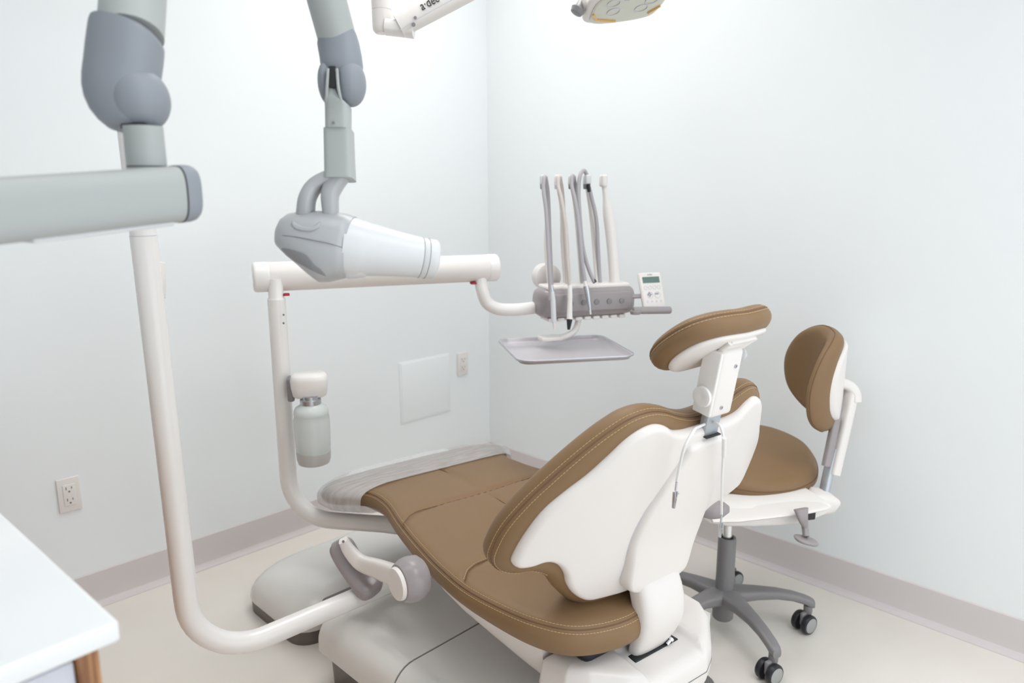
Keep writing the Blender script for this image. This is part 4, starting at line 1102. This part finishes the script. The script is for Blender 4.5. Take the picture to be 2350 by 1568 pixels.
obj('tilt_lever', strap([srel(1838, 1168, DS-0.16), srel(1842, 1190, DS-0.16), srel(1847, 1210, DS-.14), srel(1850, 1232, DS-.15)], lambda k: 0.020, lambda k: 0.040-0.024*min(1, k*1.6), _fw), M_MAUVE, stool, angle=60)
pc = srel(1850, 1240, DS-0.15)
obj('lever_paddle', pad([(-.034, 0), (-.026, .016), (0, .022), (.026, .016), (.034, 0), (.026, -.016), (0, -.022), (-.026, -.016)], 0.010, 0.006, 0.008, lambda u, v, h: pc+rth*u+fwh*(v*1.2)+Z*(h-0.25*u), ds=0.006, step=0.01), M_MAUVE, stool, angle=180)
pc2 = srel(1632, 1168, DS-0.22)
obj('height_lever', ring_loft([superellipse(pc2-fd*s, fs, Z, w, h, 2.5, 24) for s, w, h in ((-0.056, .006, .004), (-0.045, .022, .012), (-0.015, .040, .021), (0.015, .040, .021), (0.042, .024, .012), (0.052, .006, .004))]), M_MAUVE, stool, angle=70)
# seat
sc = V(0, 0, 0); _d0 = at(1727, 1056, 1)-EYE; sc = EYE+_d0*((0.495-CAM_H)/_d0.z)-SH; sfd = (-rth*math.cos(-.12)-fwh*math.sin(-.12)).normalized(); sfs = sfd.cross(Z); sfs = -sfs if sfs.dot(fwh) > 0 else sfs
so = []
for a, rr_ in ((0, .215), (25, .222), (50, .222), (75, .215), (100, .21), (125, .215), (150, .222), (180, .218), (205, .222), (235, .215), (260, .21), (285, .215), (310, .222), (335, .222)):
    so.append((math.cos(math.radians(a))*rr_, math.sin(math.radians(a))*rr_))
sdir = fd
def sseat(u, v, h):
    return V(sc.x, sc.y, sc.z)+sfd*u*0.9+sfs*v*0.96+Z*(h-0.18*v)
obj('stool_seat', pad(so, 0.035, 0.034, 0.022, sseat, ds=0.012, step=0.02, crown=lambda u, v, d: 0.012*min(1, d/.15)), M_LEATHER, stool, angle=180)
sm = [sseat(p.x, p.y, rim_h(0.002, .035, .034)*1.0) for p in inset_curve(so, 0.0015)]
obj('stool_seam', tube(sm+[sm[0]], 0.0011, 6), M_GROOVE, stool)
# back bar
obj('lower_bar', strap([srel(1890, 1136, DS), srel(1902, 1080, DS), srel(1915, 1030, DS)], 0.032, 0.022, fs), M_ZINC, stool, angle=60)
b_lo = srel(1904, 1088, DS); b_hi = srel(1949, 892, DS)
obj('bar_cover', strap([b_lo+(-fd)*0.008, b_hi+(-fd)*0.008], 0.050, 0.034, fs), M_WHITE, stool, angle=60)
obj('bar_insert', strap([srel(1896, 1070, DS-0.02), srel(1928, 915, DS-0.02)], 0.020, 0.026, fs), M_MAUVE, stool, angle=60)
obj('bar_elbow', strap([srel(1958, 922, DS), srel(1957, 903, DS), srel(1945, 885, DS), srel(1920, 876, DS), srel(1895, 885, DS)], 0.05, 0.032, fs), M_WHITE, stool, angle=60)
# backrest: concave kidney cushion
bc = srel(1904, 867, DS)
_t = -0.04; _q = -0.15; bz = Z*math.cos(_t)-sfd*math.sin(_t); bnn = sfd*math.cos(_t)+Z*math.sin(_t); bx = sfs*math.cos(_q)+bz*math.sin(_q); bz = bz*math.cos(_q)-sfs*math.sin(_q)      # bnn towards the sitter
bo_h = [(0.0, 0.150), (0.07, 0.148), (0.13, 0.115), (0.165, 0.05), (0.172, -0.02), (0.155, -0.09), (0.11, -0.135), (0.05, -0.150), (0.0, -0.152)]
bo = [(-a, s) for a, s in bo_h]+[(a, s) for a, s in reversed(bo_h[1:-1])]
def bmap(u, v, h): return bc+bx*(u*.825)+bz*v+bnn*(4.5*(u*.825)**2+h)
obj('backrest', pad(bo, 0.026, 0.026, 0.026, bmap, ds=0.010, step=0.016), M_LEATHER, stool, angle=180)
obj('backrest_shell', pad([(u*.78, v*.8) for u, v in bo], 0.008, 0.004, 0.012, lambda u, v, h: bmap(u, v, h-0.026), ds=0.010, step=0.02), M_WHITE, stool, angle=180)
bs = [bmap(p.x, p.y, 0.002) for p in inset_curve(bo, -0.0003)]
obj('backrest_seam', tube(bs+[bs[0]], 0.0011, 6), M_GROOVE, stool)
